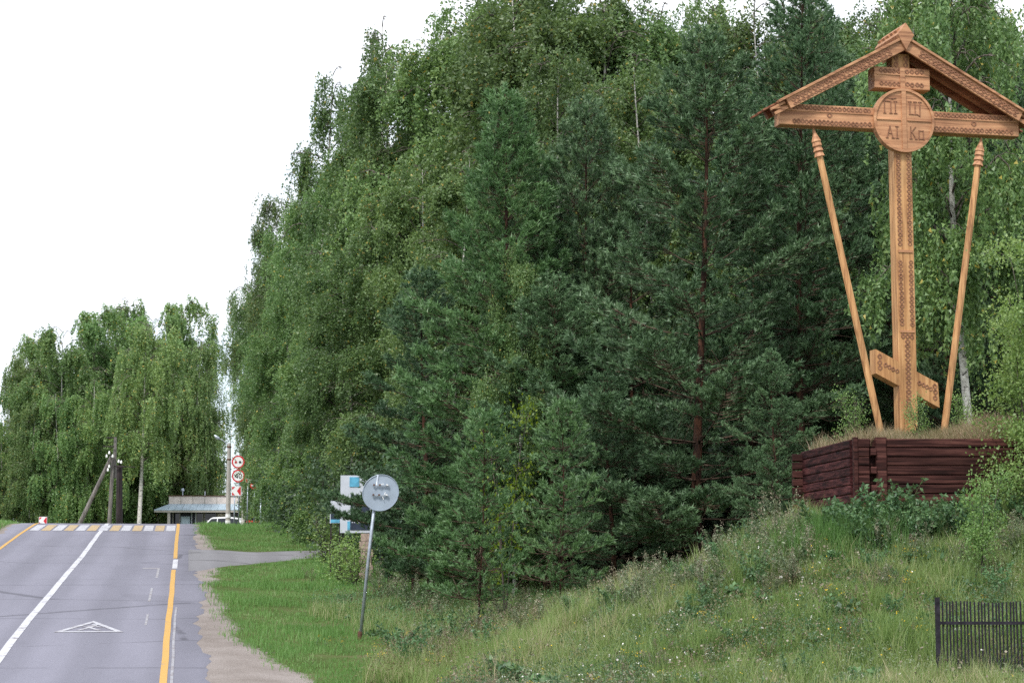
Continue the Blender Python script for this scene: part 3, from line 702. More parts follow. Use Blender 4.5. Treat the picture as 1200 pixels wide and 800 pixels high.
o, g, h = post_sign(279.5, 116, 532, 'no overtaking and forty speed limit signs stacked on one grey post', r=.038)
sc = 2400 / 116
round_sign(o, at(279, 541, 115.9) - g, 7.6 / sc, 'overtake'); round_sign(o, at(279.3, 557.3, 115.9) - g, 7.6 / sc, '40')
o, g, h = post_sign(274.3, 115.5, 570, 'red and white chevron sign on a grey post beside the concrete lamp pole', r=.035)
chevron_plate(o, at(277, 575, 115.4) - g, 11.2 / sc)
o, g, h = post_sign(289.5, 118, 560, 'small red and white sign on a thin pale post under birch leaves', r=.03)
ex_ = at(291, 563, 117.9) - g
mb = MB(); mb.plate([(-.17, -.10), (.17, -.10), (.17, .10), (-.17, .10)], ex_, (1, 0, 0), (0, 0, 1), -.02); p = mb.build('plate', M['white'], o)
mb = MB(); mb.plate([(-.16, -.09), (.0, -.09), (-.04, .03), (.16, .09), (-.16, .09)], ex_ + Vector((0, -.004, 0)), (1, 0, 0), (0, 0, 1), -.004); mb.build('red_field', M['red'], p)
o, g, h = post_sign(297.5, 121, 566, 'round red sign half buried in birch foliage by the road', r=.03)
mb = MB(); mb.plate(ring_poly(.20, 20), at(297, 568.5, 120.9) - g, (1, 0, 0), (0, 0, 1), -.02); p = mb.build('disc', M['red'], o)
mb = MB(); mb.box(at(297, 568.5, 120.86) - g, (.26, .006, .07)); mb.build('bar_symbol', M['white'], p)
o, g, h = post_sign(305.2, 106, 585, 'bare grey metal post standing in grass below birches', 'post', r=.05, tagname='metal_post')
mb = MB(); mb.tube([(0, 0, h), (0, 0, h + .04)], [.06, .02], 8); mb.build('cap', M['steel'], o)
o, g, h = post_sign(50, 119, 606, 'low red and white chevron sign by the far road edge at grass', r=.035)
chevron_plate(o, at(50.3, 610, 118.9) - g, 9.6 * 119 / 2400)

# concrete lamp pole
g = onground(267, 119); o = thing('lamp_pole', 'grey concrete lamp pole with white banded foot beside traffic signs', 'lamp pole', g)
h = at(267, 519, 119).z - g.z
mb = MB(); mb.tube([(0, 0, -.3), (-.0, 0, h)], [.15, .105], 8); mb.build('pole', M['concrete'], o)
for q in (.42, .78):
    mb = MB(); mb.tube([(0, 0, q - .1), (0, 0, q + .1)], [.157, .156], 8); mb.build('white_band', M['white'], o)
a0 = at(267, 521, 119) - g; a1 = at(257, 514, 119) - g
mb = MB(); mb.tube([a0, a0 + (a1 - a0) * .6 + Vector((0, 0, .06)), a1], .03, 6); mb.build('arm', M['steel'], o)
mb = MB(); e = (a1 - a0).normalized(); mb.tube([a1 - e * .05, a1 + e * .06, a1 + e * .22, a1 + e * .36], [.05, .09, .085, .04], 8); mb.build('lamp_head', M['steel'], o)
for q in (.22, .95):
    mb = MB(); mb.tube([(0, 0, h - q - .04), (0, 0, h - q + .04)], .135, 8); mb.build('clamp', M['rust'], o)

# braced utility pole
g = onground(130, 150); o = thing('utility_pole', 'braced wooden utility pole with porcelain insulators in front of birches', 'utility pole', g)
W = lambda u, v, Y=150: at(u, v, Y) - g
mb = MB(); p0 = W(127.5, 625); mb.tube([p0, W(132.5, 535)], [.16, .12], 8); mb.build('pole', M['oldwood'], o)
mb = MB(); mb.tube([W(134, 560, 150.3), W(135.2, 512, 150.3)], [.14, .11], 8); mb.build('pole_top', M['oldwood'], o)
mb = MB(); mb.tube([W(88, 625, 149.6), W(131, 534, 149.6)], [.18, .13], 8); mb.build('brace', M['oldwood'], o)
mb = MB(); mb.beam(W(124, 512.5), W(134, 512.5), .08, .08); mb.build('crossarm', M['darkwood'], o)
mb = MB(); mb.beam(W(121, 523), W(134, 523), .08, .08); mb.build('crossarm', M['darkwood'], o)
mb = MB(); mb.beam(W(131, 546), W(158, 547), .05, .06); mb.build('crossarm', M['darkwood'], o)
for u, v in ((125, 534), (128, 530), (132, 534), (126.5, 550), (128, 546), (139, 540), (142, 541)):
    mb = MB(); c = W(u, v, 149.3); mb.tube([c - Vector((0, 0, .14)), c - Vector((0, 0, .1)), c, c + Vector((0, 0, .12))], [.03, .075, .075, .03], 8); mb.build('insulator', M['porcelain'], o)
g = onground(140, 152); o = thing('utility_pole', 'thick tarred black post standing beside the braced utility pole', 'utility pole', g)
mb = MB(); mb.tube([(0, 0, -.3), at(140, 545, 152) - g], [.27, .22], 9); mb.build('pole', M['darkwood'], o)
mb = MB(); c = at(140, 545, 151.6) - g; mb.beam(c + Vector((-.35, 0, -.1)), c + Vector((.35, 0, -.1)), .1, .12); mb.build('crossarm', M['darkwood'], o)

# ------------------------------------------------------------------ roadside kiosk beyond the crest
g = onground(245, 185); k_ = 185 / 2400; Bz = lambda v: at(245, v, 185).z - g.z
Bx = lambda u: (u - 245) * k_ * 1.0
ks = thing('roadside_kiosk', 'low roadside building with pale brick parapet and blue tin awning', 'building', g)
zt_, zm, ze, zs = Bz(581), Bz(590), Bz(597.5), Bz(600)
x0, x1 = Bx(197), Bx(303)
mb = MB(); mb.box(((x0 + x1) / 2, 3.3, zs / 2 - .5), (x1 - x0, 6, zs + 1)); mb.build('wall', M['darkwall'], ks)
mb = MB(); mb.box(((x0 + x1) / 2, 3.2, (zs + zt_) / 2), (x1 - x0, 6.2, zt_ - zs)); par = mb.build('parapet', M['lightbrick'], ks)
for u in (211, 225, 239, 253, 267, 281, 294):
    mb = MB(); mb.box((Bx(u), .085, (zm + zt_) / 2), (.04, .03, zt_ - zm)); mb.build('panel_joint', M['concrete'], par)
mb = MB(); mb.box(((x0 + x1) / 2, 3.2, zt_ + .03), (x1 - x0 + .15, 6.35, .07)); mb.build('coping', M['rust'], ks)
mb = MB(); b = 0
for k in range(15):
    u0 = 183 + (305 - 183) * k / 15; u1 = 183 + (305 - 183) * (k + 1) / 15
    mb = MB(); xa, xb = Bx(u0), Bx(u1); ta, tb = max(xa, x0 + .05), max(xb, x0 + .1)
    mb.v = [Vector(q) for q in ((xa, -1.3, ze), (xb - .02, -1.3, ze), (tb - .02, .07, zm), (ta, .07, zm), (xa, -1.3, ze - .05), (xb - .02, -1.3, ze - .05), (tb - .02, .07, zm - .05), (ta, .07, zm - .05))]
    mb.f = [(0, 1, 2, 3), (7, 6, 5, 4), (0, 4, 5, 1), (1, 5, 6, 2), (3, 2, 6, 7), (0, 3, 7, 4)]
    mb.build('awning_sheet', M['tinroof'], ks)
mb = MB(); mb.box(((Bx(183) + Bx(305)) / 2, -1.28, ze - .16), (Bx(305) - Bx(183), .06, .16)); mb.build('fascia', M['concrete'], ks)
for u, ww, mt in ((200, .24, 'concrete'), (287, .2, 'concrete')):
    mb = MB(); mb.box((Bx(u), -1.1, zs / 2 - .5), (ww, .24, zs + .9)); mb.build('column', M[mt], ks)
mb = MB(); mb.box((Bx(259.5), .24, zs / 2 - .3), (Bx(265) - Bx(254), .2, zs + .4)); mb.build('brick_pier', M['lightbrick'], ks)
mb = MB(); mb.box((Bx(216.5), .26, 1.1), (.85, .1, 2.3)); dr = mb.build('door', M['doorblue'], ks)
mb = MB(); mb.box((Bx(216.5), .2, 1.55), (.6, .04, 1.0)); mb.build('pane', M['tinroof'], dr)
mb = MB(); mb.box((Bx(216.5) + .33, .17, 1.0), (.04, .06, .2)); mb.build('handle', M['black'], dr)
for ua, ub in ((202, 210), (229.5, 237), (239, 252.5), (267, 285)):
    mb = MB(); mb.box(((Bx(ua) + Bx(ub)) / 2, .27, 1.6), (Bx(ub) - Bx(ua), .06, 2.0)); wn_ = mb.build('window', M['glassdark'], ks)
    mb = MB()
    for u in (ua, ub): mb.box((Bx(u), .22, 1.6), (.06, .1, 2.04))
    mb.box(((Bx(ua) + Bx(ub)) / 2, .22, 2.62), (Bx(ub) - Bx(ua), .1, .06)); mb.build('window_frame', M['concrete'], wn_)
for u in (224, 228.5):
    mb = MB(); mb.box((Bx(u), .2, 1.4), (.07, .12, 2.6)); mb.build('mullion', M['frame_white'], ks)
mb = MB(); mb.tube([(Bx(211), 1, zt_), (Bx(211), 1, zt_ + .55)], .05, 8); mb.tube([(Bx(211), 1, zt_ + .5), (Bx(210.5), 1, zt_ + .75)], [.16, .12], 8); mb.build('vent_pipe', M['steel'], ks)
mb = MB(); mb.tube([(Bx(238.6), .3, zt_), (Bx(238.6), .3, zt_ + .45)], .05, 6); mb.build('flagstaff', M['frame_white'], ks)
# red barrier by the kiosk
g = onground(297, 150); o = thing('road_barrier', 'low red barrier with white panel beside the kiosk', 'barrier', g)
mb = MB(); 
for z in (.55, .85, 1.12): mb.box((0, 0, z), (1.1, .05, .14))
mb.build('board', M['red'], o)
mb = MB(); mb.box((.05, -.04, .8), (.16, .03, .55)); mb.build('white_panel', M['white'], o)
for x in (-.45, .45):
    mb = MB(); mb.box((x, .05, .6), (.07, .05, 1.3)); mb.build('leg', M['rust'], o)

# ------------------------------------------------------------------ white estate car parked by the kiosk
gY = 168.0; g = onground(257, gY); car = thing('estate_car', 'white estate car parked in front of the kiosk, roof showing over the crest', 'car', g)
ztop = at(257, 605.5, gY).z - g.z; K = ztop / 1.50
prof = [(-2.1, .32), (-2.15, .62), (-2.02, .90), (-1.15, .98), (-.62, 1.40), (-.42, 1.47), (.9, 1.50), (1.75, 1.42), (2.05, .98), (2.12, .6), (2.05, .32)]
def loft(secs):
    mb = MB(); n = len(prof)
    for y, ins in secs:
        for x, z in prof:
            mb.v.append(Vector((x, y * (1 - ins * max(0, (z - .95) / .55)), z * K)))
    for i in range(len(secs) - 1):
        for j in range(n): mb.f.append((i * n + j, i * n + (j + 1) % n, (i + 1) * n + (j + 1) % n, (i + 1) * n + j))
    mb.f.append(tuple(range(n))); mb.f.append(tuple((len(secs) - 1) * n + n - 1 - j for j in range(n)))
    return mb
body = loft([(-.84, .18), (-.80, .14), (.80, .14), (.84, .18)]).build('body', M['carwhite'], car)
for sy in (-1, 1):
    for poly in ([(-.98, 1.0), (-.55, 1.36), (-.12, 1.38), (-.12, 1.0)], [(-.04, 1.0), (-.04, 1.38), (.78, 1.40), (.78, 1.0)], [(.86, 1.0), (.86, 1.40), (1.58, 1.34), (1.85, 1.0)]):
        mb = MB(); b = len(mb.v)
        for dd in (.004, .02):
            for x, z in poly: mb.v.append(Vector((x, sy * (.84 * (1 - .18 * max(0, (z - .95) / .55)) + dd), z * K)))
        n = len(poly); mb.f = [tuple(range(n)), tuple(2 * n - 1 - i for i in range(n))] + [(i, (i + 1) % n, n + (i + 1) % n, n + i) for i in range(n)]
        mb.build('window', M['glassdark'], car)
    mb = MB(); mb.box((0.2, sy * .858, .82 * K), (.16, .03, .03)); mb.build('door_handle', M['black'], car)
    for x in (-1.35, 1.3):
        mb = MB(); mb.tube([(x, sy * .62, .31), (x, sy * .86, .31)], .31, 16); wl = mb.build('wheel', M['tyre'], car)
        mb = MB(); mb.tube([(x, sy * .865, .31), (x, sy * .875, .31)], .19, 12); mb.build('rim', M['steel'], wl)
    mb = MB(); mb.box((-2.06, sy * .6, .72 * K), (.12, .32, .14)); mb.build('headlight', M['porcelain'], car)
mb = MB(); mb.box((-.9, .0, 1.2 * K), (.05, 1.2, .3), Matrix.Rotation(radians(-51), 3, 'Y')); mb.build('windscreen', M['glassdark'], car)

# ------------------------------------------------------------------ notice boards under the pines
def board(u0, u1, v0, v1, Y, label, poster):
    c = at((u0 + u1) / 2, v1, Y); g = Vector((c.x, Y, zg(c.x, Y)))
    o = thing('notice_board', label, 'notice board', g, radians(0))
    k = Y / 2400; w_ = (u1 - u0) * k; z0 = c.z - g.z; h = (v1 - v0) * k
    mb = MB(); mb.box((0, .05, z0 + h / 2), (w_, .08, h)); p = mb.build('panel', M['frame_white'], o)
    for a0, a1, b0, b1, mt in poster:
        mb = MB(); mb.box(((a0 + a1) / 2 * w_ - w_ / 2, .0, z0 + (b0 + b1) / 2 * h), ((a1 - a0) * w_, .02, (b1 - b0) * h)); mb.build('poster', M[mt], p)
    for sx in (-.42, .42):
        mb = MB(); mb.box((sx * w_, .14, z0 / 2), (.05, .05, z0 + .6)); mb.build('leg', M['darkwood'], o)
    return o, w_, h, z0, p
o, w_, h, z0, p = board(398.5, 434, 557, 624, 70, 'tall white notice board with navy poster behind the round sign', ((.34, .97, .05, .66, 'navy'), (.30, .62, .80, .97, 'posterblue'), (.24, .33, .05, .2, 'posterblue')))
mb = MB(); yy = -.016
def bl(x0, z0_, x1, z1_, wd=.02): mb.beam((x0, yy, z0_), (x1, yy, z1_), .006, wd, up=(0, 0, 1) if abs(x1 - x0) >= abs(z1_ - z0_) else (1, 0, 0), ch=.001)
bx, bz = -.02, z0 + h * .38
bl(bx, bz, bx, bz + .13); bl(bx, bz + .13, bx + .09, bz + .13); bl(bx + .09, bz, bx + .09, bz + .13)
for i in range(6):
    a, c = i * pi / 3, (i + 1) * pi / 3; bl(bx + .18 + .04 * cos(a), bz + .045 + .045 * sin(a), bx + .18 + .04 * cos(c), bz + .045 + .045 * sin(c), .014)
for j, z in enumerate((.24, .18)):
    for i in range(5): bl(bx - .10 + i * .075, z0 + h * z, bx - .06 + i * .075, z0 + h * z, .03)
mb.build('lettering', M['frame_white'], p)
board(386.5, 399, 586, 613, 71.5, 'small blue picture board standing at the side of the taller board', ((.08, .92, .52, .95, 'frame_white'), (.08, .92, .18, .5, 'navy'), (.08, .92, .03, .17, 'posterblue')))
c = at(429, 645, 69.2); g = Vector((c.x, 69.2, zg(c.x, 69.2))); ped = thing('masonry_pedestal', 'squat pinkish masonry pedestal below the tall notice board', 'pedestal', g)
ht = at(429, 624.8, 69.2).z - g.z
for k in range(6):
    for j in range(2):
        mb = MB(); mb.box(((j - .5) * .21 + (.04 if k % 2 else -.02), 0, ht * (k + .5) / 6), (.205 if (j + k) % 2 else .20, .38, ht / 6 - .008)); mb.build('stone_block', M['stone'], ped)

# ------------------------------------------------------------------ picket fence, right foreground
fp = Vector((6.18, 30.0, 0)); fence = thing('picket_fence', 'dark purple metal picket fence on the grassy slope', 'fence', (fp.x, fp.y, zg(fp.x, fp.y)))
fz0 = zg(fp.x, fp.y); ztop_ = at(1093, 701, 30).z - fz0
def fbox(name, x, z0, z1, wx, wy, y=0.0):
    mb = MB(); mb.box((x, y, (z0 + z1) / 2), (wx, wy, z1 - z0)); return mb.build(name, M['fence'], fence)
fbox('post', .0, -.3, ztop_ + .02, .065, .065); fbox('post', 4.12, -.3, ztop_ + .02, .065, .065)
pk = None
for k in range(78):
    x = .075 + k * .0515
    if pk is None:
        pk = fbox('picket', 0, -.02, ztop_ - .045, .021, .021); pk.location.x = x
    else:
        q = pk.copy(); COL.objects.link(q); q.location = (x, 0, .012 * sin(k * 12.9)); q.rotation_euler = (0, .008 * sin(k * 7.7), 0)
for z in (ztop_ - .35, .12): 
    mb = MB(); mb.box((2.06, -.028, z), (4.12, .02, .045)); mb.build('rail', M['fence'], fence)

# ------------------------------------------------------------------ plant generators
def unit(v): return v / np.maximum(np.linalg.norm(v, axis=-1, keepdims=True), 1e-9)
def tubes(paths, n=5):
    V = []; Q = []; b = 0
    ang = 2 * pi * np.arange(n) / n
    for pts, rad in paths:
        pts = np.asarray(pts, float); rad = np.asarray(rad, float); m = len(pts)
        d = unit(np.gradient(pts, axis=0)); a = np.where(np.abs(d[:, 2:3]) < .9, [[0, 0, 1.]], [[1., 0, 0]])
        x = unit(np.cross(a, d)); y = np.cross(d, x)
        V.append((pts[:, None] + (x[:, None] * np.cos(ang)[None, :, None] + y[:, None] * np.sin(ang)[None, :, None]) * rad[:, None, None]).reshape(-1, 3))
        i = b + (np.arange(m - 1) * n)[:, None] + np.arange(n)[None]; j = b + (np.arange(m - 1) * n)[:, None] + (np.arange(n) + 1)[None] % n
        Q.append(np.stack([i, j, j + n, i + n], -1).reshape(-1, 4)); b += m * n
    return np.concatenate(V), np.concatenate(Q)
def leaf_faces(P, size, r, up=.3, hang=0.0, aspect=.75, quad=False):
    """small leaf blades at P; returns V, tris, quads, rnd"""
    n = len(P); nr = r.normal(size=(n, 3)); nr[:, 2] += up; nr = unit(nr)
    d = r.normal(size=(n, 3)); d[:, 2] -= hang; d = unit(d - nr * (d * nr).sum(1, keepdims=True)); e = np.cross(nr, d)
    s = (size * r.uniform(.7, 1.3, n))[:, None] if np.isscalar(size) else (size * r.uniform(.7, 1.3, n))[:, None]
    if quad:
        V = np.stack([P, P + d * s * .45 + e * s * aspect * .5, P + d * s, P + d * s * .45 - e * s * aspect * .5], 1).reshape(-1, 3)
        return V, None, np.arange(4 * n).reshape(-1, 4), np.repeat(r.random(n), 4)
    V = np.stack([P + e * s * aspect * .5, P - e * s * aspect * .5, P + d * s], 1).reshape(-1, 3)
    return V, np.arange(3 * n).reshape(-1, 3), None, np.repeat(r.random(n), 3)

def make_birch(seed, H=20., R=3.6, base=.16, strands=1100, per=46, leaf=.085, droop=1.0, sparse=0.0, name='birch_tree', limbs=44, mat='birch_leaf', topw=.35, quad=False, trunk_r=None, slen=(.6, 2.3), clump=11, csd=.30):
    r = np.random.default_rng(seed); tr = trunk_r or H * .0085
    zz = np.linspace(0, H * .97, 14); tp = np.stack([.022 * H * np.sin(zz / H * 3.1 + seed), .018 * H * np.sin(zz / H * 4.3 + seed * 2), zz], -1)
    tp -= tp[0]
    trad = tr * (1 - zz / H * .93); trad[0] *= 1.35
    trunk = [(tp, trad)]; br = []; anchors = []; outs = []; wt = []
    for i in range(limbs):
        u = (i + r.uniform(.1, .9)) / limbs; h = H * (base + (.97 - base) * u)
        p0 = np.array([np.interp(h, zz, tp[:, k]) for k in range(3)])
        a = i * 2.399 + r.uniform(-.5, .5)
        prof = (min(1, .55 + u * 1.6) if u < .3 else 1.0) * (1 - max(0, (u - .45) / .55) ** 1.6 * (1 - topw))
        if u > .9: prof *= .75
        Ln = R * prof * r.uniform(.65, 1.2); rise = Ln * r.uniform(.35, .95) * (1.0 if u < .8 else 1.6)
        q = np.linspace(0, 1, 8); dirv = np.array([cos(a), sin(a), 0])
        pts = p0 + dirv * (Ln * q ** .9)[:, None] + np.array([0, 0, 1]) * (rise * (1.6 * q - 1.15 * q ** 2.4 * droop))[:, None]
        pts += np.cumsum(r.normal(size=(8, 3)) * .035 * Ln, axis=0) * (q[:, None])
        rad = np.maximum(.012, tr * .34 * (1 - u * .55) * (1 - q * .85))
        br.append((pts, rad))
        k = 5
        for j in range(k):                        # side twigs
            f = r.uniform(.3, .95); s0 = np.array([np.interp(f, q, pts[:, c]) for c in range(3)])
            sa = a + r.choice([-1, 1]) * r.uniform(.5, 1.3); sl_ = Ln * r.uniform(.2, .45)
            w_ = np.linspace(0, 1, 5); sp_ = s0 + np.array([cos(sa), sin(sa), 0]) * (sl_ * w_)[:, None] + np.array([0, 0, 1]) * (sl_ * (.7 * w_ - .9 * w_ ** 2 * droop))[:, None]
            br.append((sp_, np.linspace(.016, .006, 5)))
            anchors.append(sp_[1:]); outs.append(np.tile([cos(sa), sin(sa), 0], (4, 1))); wt += [Ln] * 4
        anchors.append(pts[2:]); outs.append(np.tile(dirv, (6, 1))); wt += [Ln] * 6
    anchors.append(tp[-3:]); outs.append(np.zeros((3, 3))); wt += [R * .5] * 3
    A = np.concatenate(anchors); O = np.concatenate(outs); wt = np.array(wt) ** .8
    keep = r.random(len(A)) > sparse; A, O, wt = A[keep], O[keep], wt[keep]
    kc = max(20, int(strands / clump)); cl_ = r.choice(len(A), kc, p=wt / wt.sum()); cw = r.uniform(.35, 1.6, kc); cli = r.choice(kc, strands, p=cw / cw.sum()); ci = cl_[cli]
    S0 = A[ci] + r.normal(size=(strands, 3)) * [csd, csd, csd * .7]
    ln = (r.uniform(slen[0], slen[1], kc)[cli] * r.uniform(.55, 1.1, strands)) * (H / 20.)
    tt = r.random((strands, per))
    sway = r.normal(size=(strands, 1, 3)) * [.22, .22, 0]
    P = S0[:, None] + O[ci][:, None] * (.28 * np.sqrt(tt))[..., None] + sway * tt[..., None] + np.array([0, 0, -1]) * ((tt * ln[:, None] * droop) - (.25 * (1 - droop)) )[..., None]
    P = P + r.normal(size=P.shape) * np.array([.085, .085, .07]) * (1 + .8 * (1 - droop))
    lr = np.repeat(r.random(kc)[cli], per); P = P.reshape(-1, 3); kp = P[:, 2] > .25; P = P[kp]; lr = lr[kp]
    V, T, Q, rnd = leaf_faces(P, leaf, r, up=.25, hang=.7, quad=quad)
    rnd = np.where(rnd > .985, 1.0, np.clip(.62 * rnd + .33 * np.repeat(lr, len(rnd) // len(P)), 0, .93))
    o = thing(name, '', 'tree')
    link('trunk', build_mesh('birch_trunk', *[x for x in (tubes(trunk, 9)[0],)], quads=tubes(trunk, 9)[1], smooth=True), M['birch_bark'], o)
    bv, bq = tubes(br, 4); link('limbs', build_mesh('birch_limbs', bv, quads=bq, smooth=True), M['birch_limb'], o)
    link('crown', build_mesh('birch_crown', V, T, Q, {'rnd': rnd}), M[mat], o)
    return o

def tuft_template(r, needles=26, length=.16, nl=.10, wd=.026):
    """one brush of needles around +Z, as (needles,3 verts,3)"""
    h = r.random(needles) ** .7 * length; a = r.uniform(0, 2 * pi, needles); sp_ = r.uniform(.45, .85, needles)
    ax = np.stack([np.cos(a) * sp_, np.sin(a) * sp_, np.sqrt(1 - sp_ ** 2)], -1)
    b = np.stack([0 * h, 0 * h, h], -1); side = unit(np.cross(ax, r.normal(size=(needles, 3)))) * wd / 2
    L_ = nl * r.uniform(.75, 1.2, needles)[:, None]
    return np.stack([b + side, b - side, b + ax * L_], 1)
def place_tufts(P, D, S, r, tmpl, B=None):
    n = len(P); D = unit(D); a = np.where(np.abs(D[:, 2:3]) < .9, [[0, 0, 1.]], [[1., 0, 0]]); x = unit(np.cross(a, D)); y = np.cross(D, x)
    th = r.uniform(0, 2 * pi, n); c, s = np.cos(th)[:, None], np.sin(th)[:, None]; x, y = x * c + y * s, y * c - x * s
    Rm = np.stack([x, y, D], -1)                    # n,3,3
    out_ = []; rn = []
    ti = r.integers(0, len(tmpl), n)
    for k, t in enumerate(tmpl):
        m = ti == k
        if not m.any(): continue
        v = np.einsum('nij,qj->nqi', Rm[m], t.reshape(-1, 3)) * S[m][:, None, None] + P[m][:, None]
        out_.append(v.reshape(-1, 3)); rn.append(np.repeat(.5 * r.random(m.sum()) + .5 * (B[m] if B is not None else .5), t.shape[0] * 3))
    V = np.concatenate(out_); rn = np.concatenate(rn) * .7 + r.random(len(V) // 3).repeat(3) * .3
    return V, np.arange(len(V)).reshape(-1, 3), rn
def make_pine(seed, H=15., R=3.1, base=.03, whorl=.52, per=6, power=.75, name='pine_tree', dens=1.0, tmpl_n=22, mat='needle', trunk_r=None, dead=24, tsize=1.35):
    r = np.random.default_rng(seed); tr = trunk_r or H * .0095
    tmpl = [tuft_template(r, tmpl_n) for _ in range(4)]
    zz = np.linspace(0, H, 12); tp = np.stack([.012 * H * np.sin(zz / H * 3 + seed), .012 * H * np.sin(zz / H * 3.7 + 2 * seed), zz], -1); tp -= tp[0]
    trunk = [(tp, np.maximum(.012, tr * (1 - zz / H * .95)))]
    br = []; TP = []; TD = []; TS = []; TB = []; bv_ = .5
    h = H * base + .2
    while h < H * .985:
        u = h / H; p0 = np.array([np.interp(h, zz, tp[:, k]) for k in range(3)]); a0 = r.uniform(0, 2 * pi)
        k_ = max(3, per + r.integers(-1, 3))
        for i in range(k_):
            a = a0 + 2 * pi * i / k_ + r.uniform(-.3, .3)
            ub = (u - base) / (1 - base)
            Ln = R * ((1 - ub) ** power) * (.75 + .25 * min(1, ub * 4)) * r.uniform(.62, 1.18) + .22
            el = radians(np.interp(ub, [0, .3, .8, 1], [2, 15, 42, 65])) + r.uniform(-.14, .14)
            q = np.linspace(0, 1, 7); dv = np.array([cos(a), sin(a), 0])
            pts = p0 + dv * (Ln * q * cos(el))[:, None] + np.array([0, 0, 1]) * (Ln * (sin(el) * q + .22 * q ** 3 - .10 * q))[:, None]
            pts += np.cumsum(r.normal(size=(7, 3)) * .022 * Ln, axis=0) * q[:, None]
            br.append((pts, np.maximum(.007, tr * .22 * (1 - ub * .5) * (1 - q * .85))))
            bv_ = r.random(); bdir = unit(pts[-1] - pts[-3]); side = np.array([-sin(a), cos(a), 0])
            m = int(max(3, Ln / .125) * dens)
            for j in range(m):                      # side shoots
                f = .36 + .64 * ((j + r.random()) / m) ** .75 if Ln > .8 else r.uniform(.1, 1)
                s0 = np.array([np.interp(f, q, pts[:, c]) for c in range(3)])
                sg_ = r.choice([-1, 1]); tl_ = Ln * (1.12 - f) * r.uniform(.3, .68) + .12
                tdv = unit(dv * .75 + side * sg_ * r.uniform(.4, 1.0) + np.array([0, 0, r.uniform(.0, .45)]))
                e0 = s0 + tdv * tl_
                if tl_ > .3: br.append((np.stack([s0, (s0 + e0) / 2 + [0, 0, -.02], e0]), np.array([.010, .008, .005])))
                nt_f = 1 + int(tl_ / .19)
                for g_ in range(nt_f):
                    w_ = (g_ + 1) / nt_f; pp = s0 + tdv * tl_ * w_ + r.normal(size=3) * .055
                    TP.append(pp); TD.append(tdv + np.array([0, 0, .75]) + r.normal(size=3) * .3); TS.append(r.uniform(.7, 1.25)); TB.append(bv_)
            TP.append(pts[-1]); TD.append(bdir + np.array([0, 0, .5])); TS.append(1.2); TB.append(bv_)
        for _ in range(5):                        # odd short branches between whorls close to the trunk
            hh = h + r.uniform(.1, .9) * whorl; a = r.uniform(0, 6.28); Ln = r.uniform(.35, 1.0) * R * .5 * (1 - u) + .15
            p0 = np.array([np.interp(hh, zz, tp[:, k]) for k in range(3)]); dv = np.array([cos(a), sin(a), .35])
            br.append((np.stack([p0, p0 + dv * Ln * .5, p0 + dv * Ln]), np.array([.014, .011, .006])))
            for _k in range(int(4 + Ln * 9)):
                TP.append(p0 + dv * Ln * r.uniform(.35, 1) + r.normal(size=3) * .12); TD.append(dv + r.normal(size=3) * .5); TS.append(r.uniform(.7, 1.2)); TB.append(.4)
        h += whorl * r.uniform(.75, 1.25) * (1 if u < .75 else .72)
    TP.append(tp[-1]); TD.append(np.array([0, 0, 1.])); TS.append(1.3); TB.append(.5)
    for i in range(dead):                            # bare dead twigs low on the trunk
        hh = H * r.uniform(.02, .42); a = r.uniform(0, 6.28); Ln = r.uniform(.6, 1.9) * R / 3
        p0 = np.array([np.interp(hh, zz, tp[:, k]) for k in range(3)]); q = np.linspace(0, 1, 5)
        pts = p0 + np.array([cos(a), sin(a), r.uniform(-.25, .25)]) * (Ln * q)[:, None] + np.cumsum(r.normal(size=(5, 3)) * .05, axis=0)
        br.append((pts, np.linspace(.016, .004, 5)))
        for _ in range(3):
            s0 = pts[r.integers(1, 5)]; br.append((np.stack([s0, s0 + r.normal(size=3) * .22, s0 + r.normal(size=3) * .35]), np.array([.007, .005, .003])))
    V, T, rn = place_tufts(np.array(TP), np.array(TD), np.array(TS) * tsize, r, tmpl, np.array(TB))
    o = thing(name, '', 'tree')
    tv, tq = tubes(trunk, 9); link('trunk', build_mesh('pine_trunk', tv, quads=tq, smooth=True), M['pine_bark'], o)
    bv, bq = tubes(br, 4); link('limbs', build_mesh('pine_limbs', bv, quads=bq, smooth=True), M['pine_limb'], o)
    link('crown', build_mesh('pine_crown', V, T, None, {'rnd': rn}), M[mat], o)
    return o

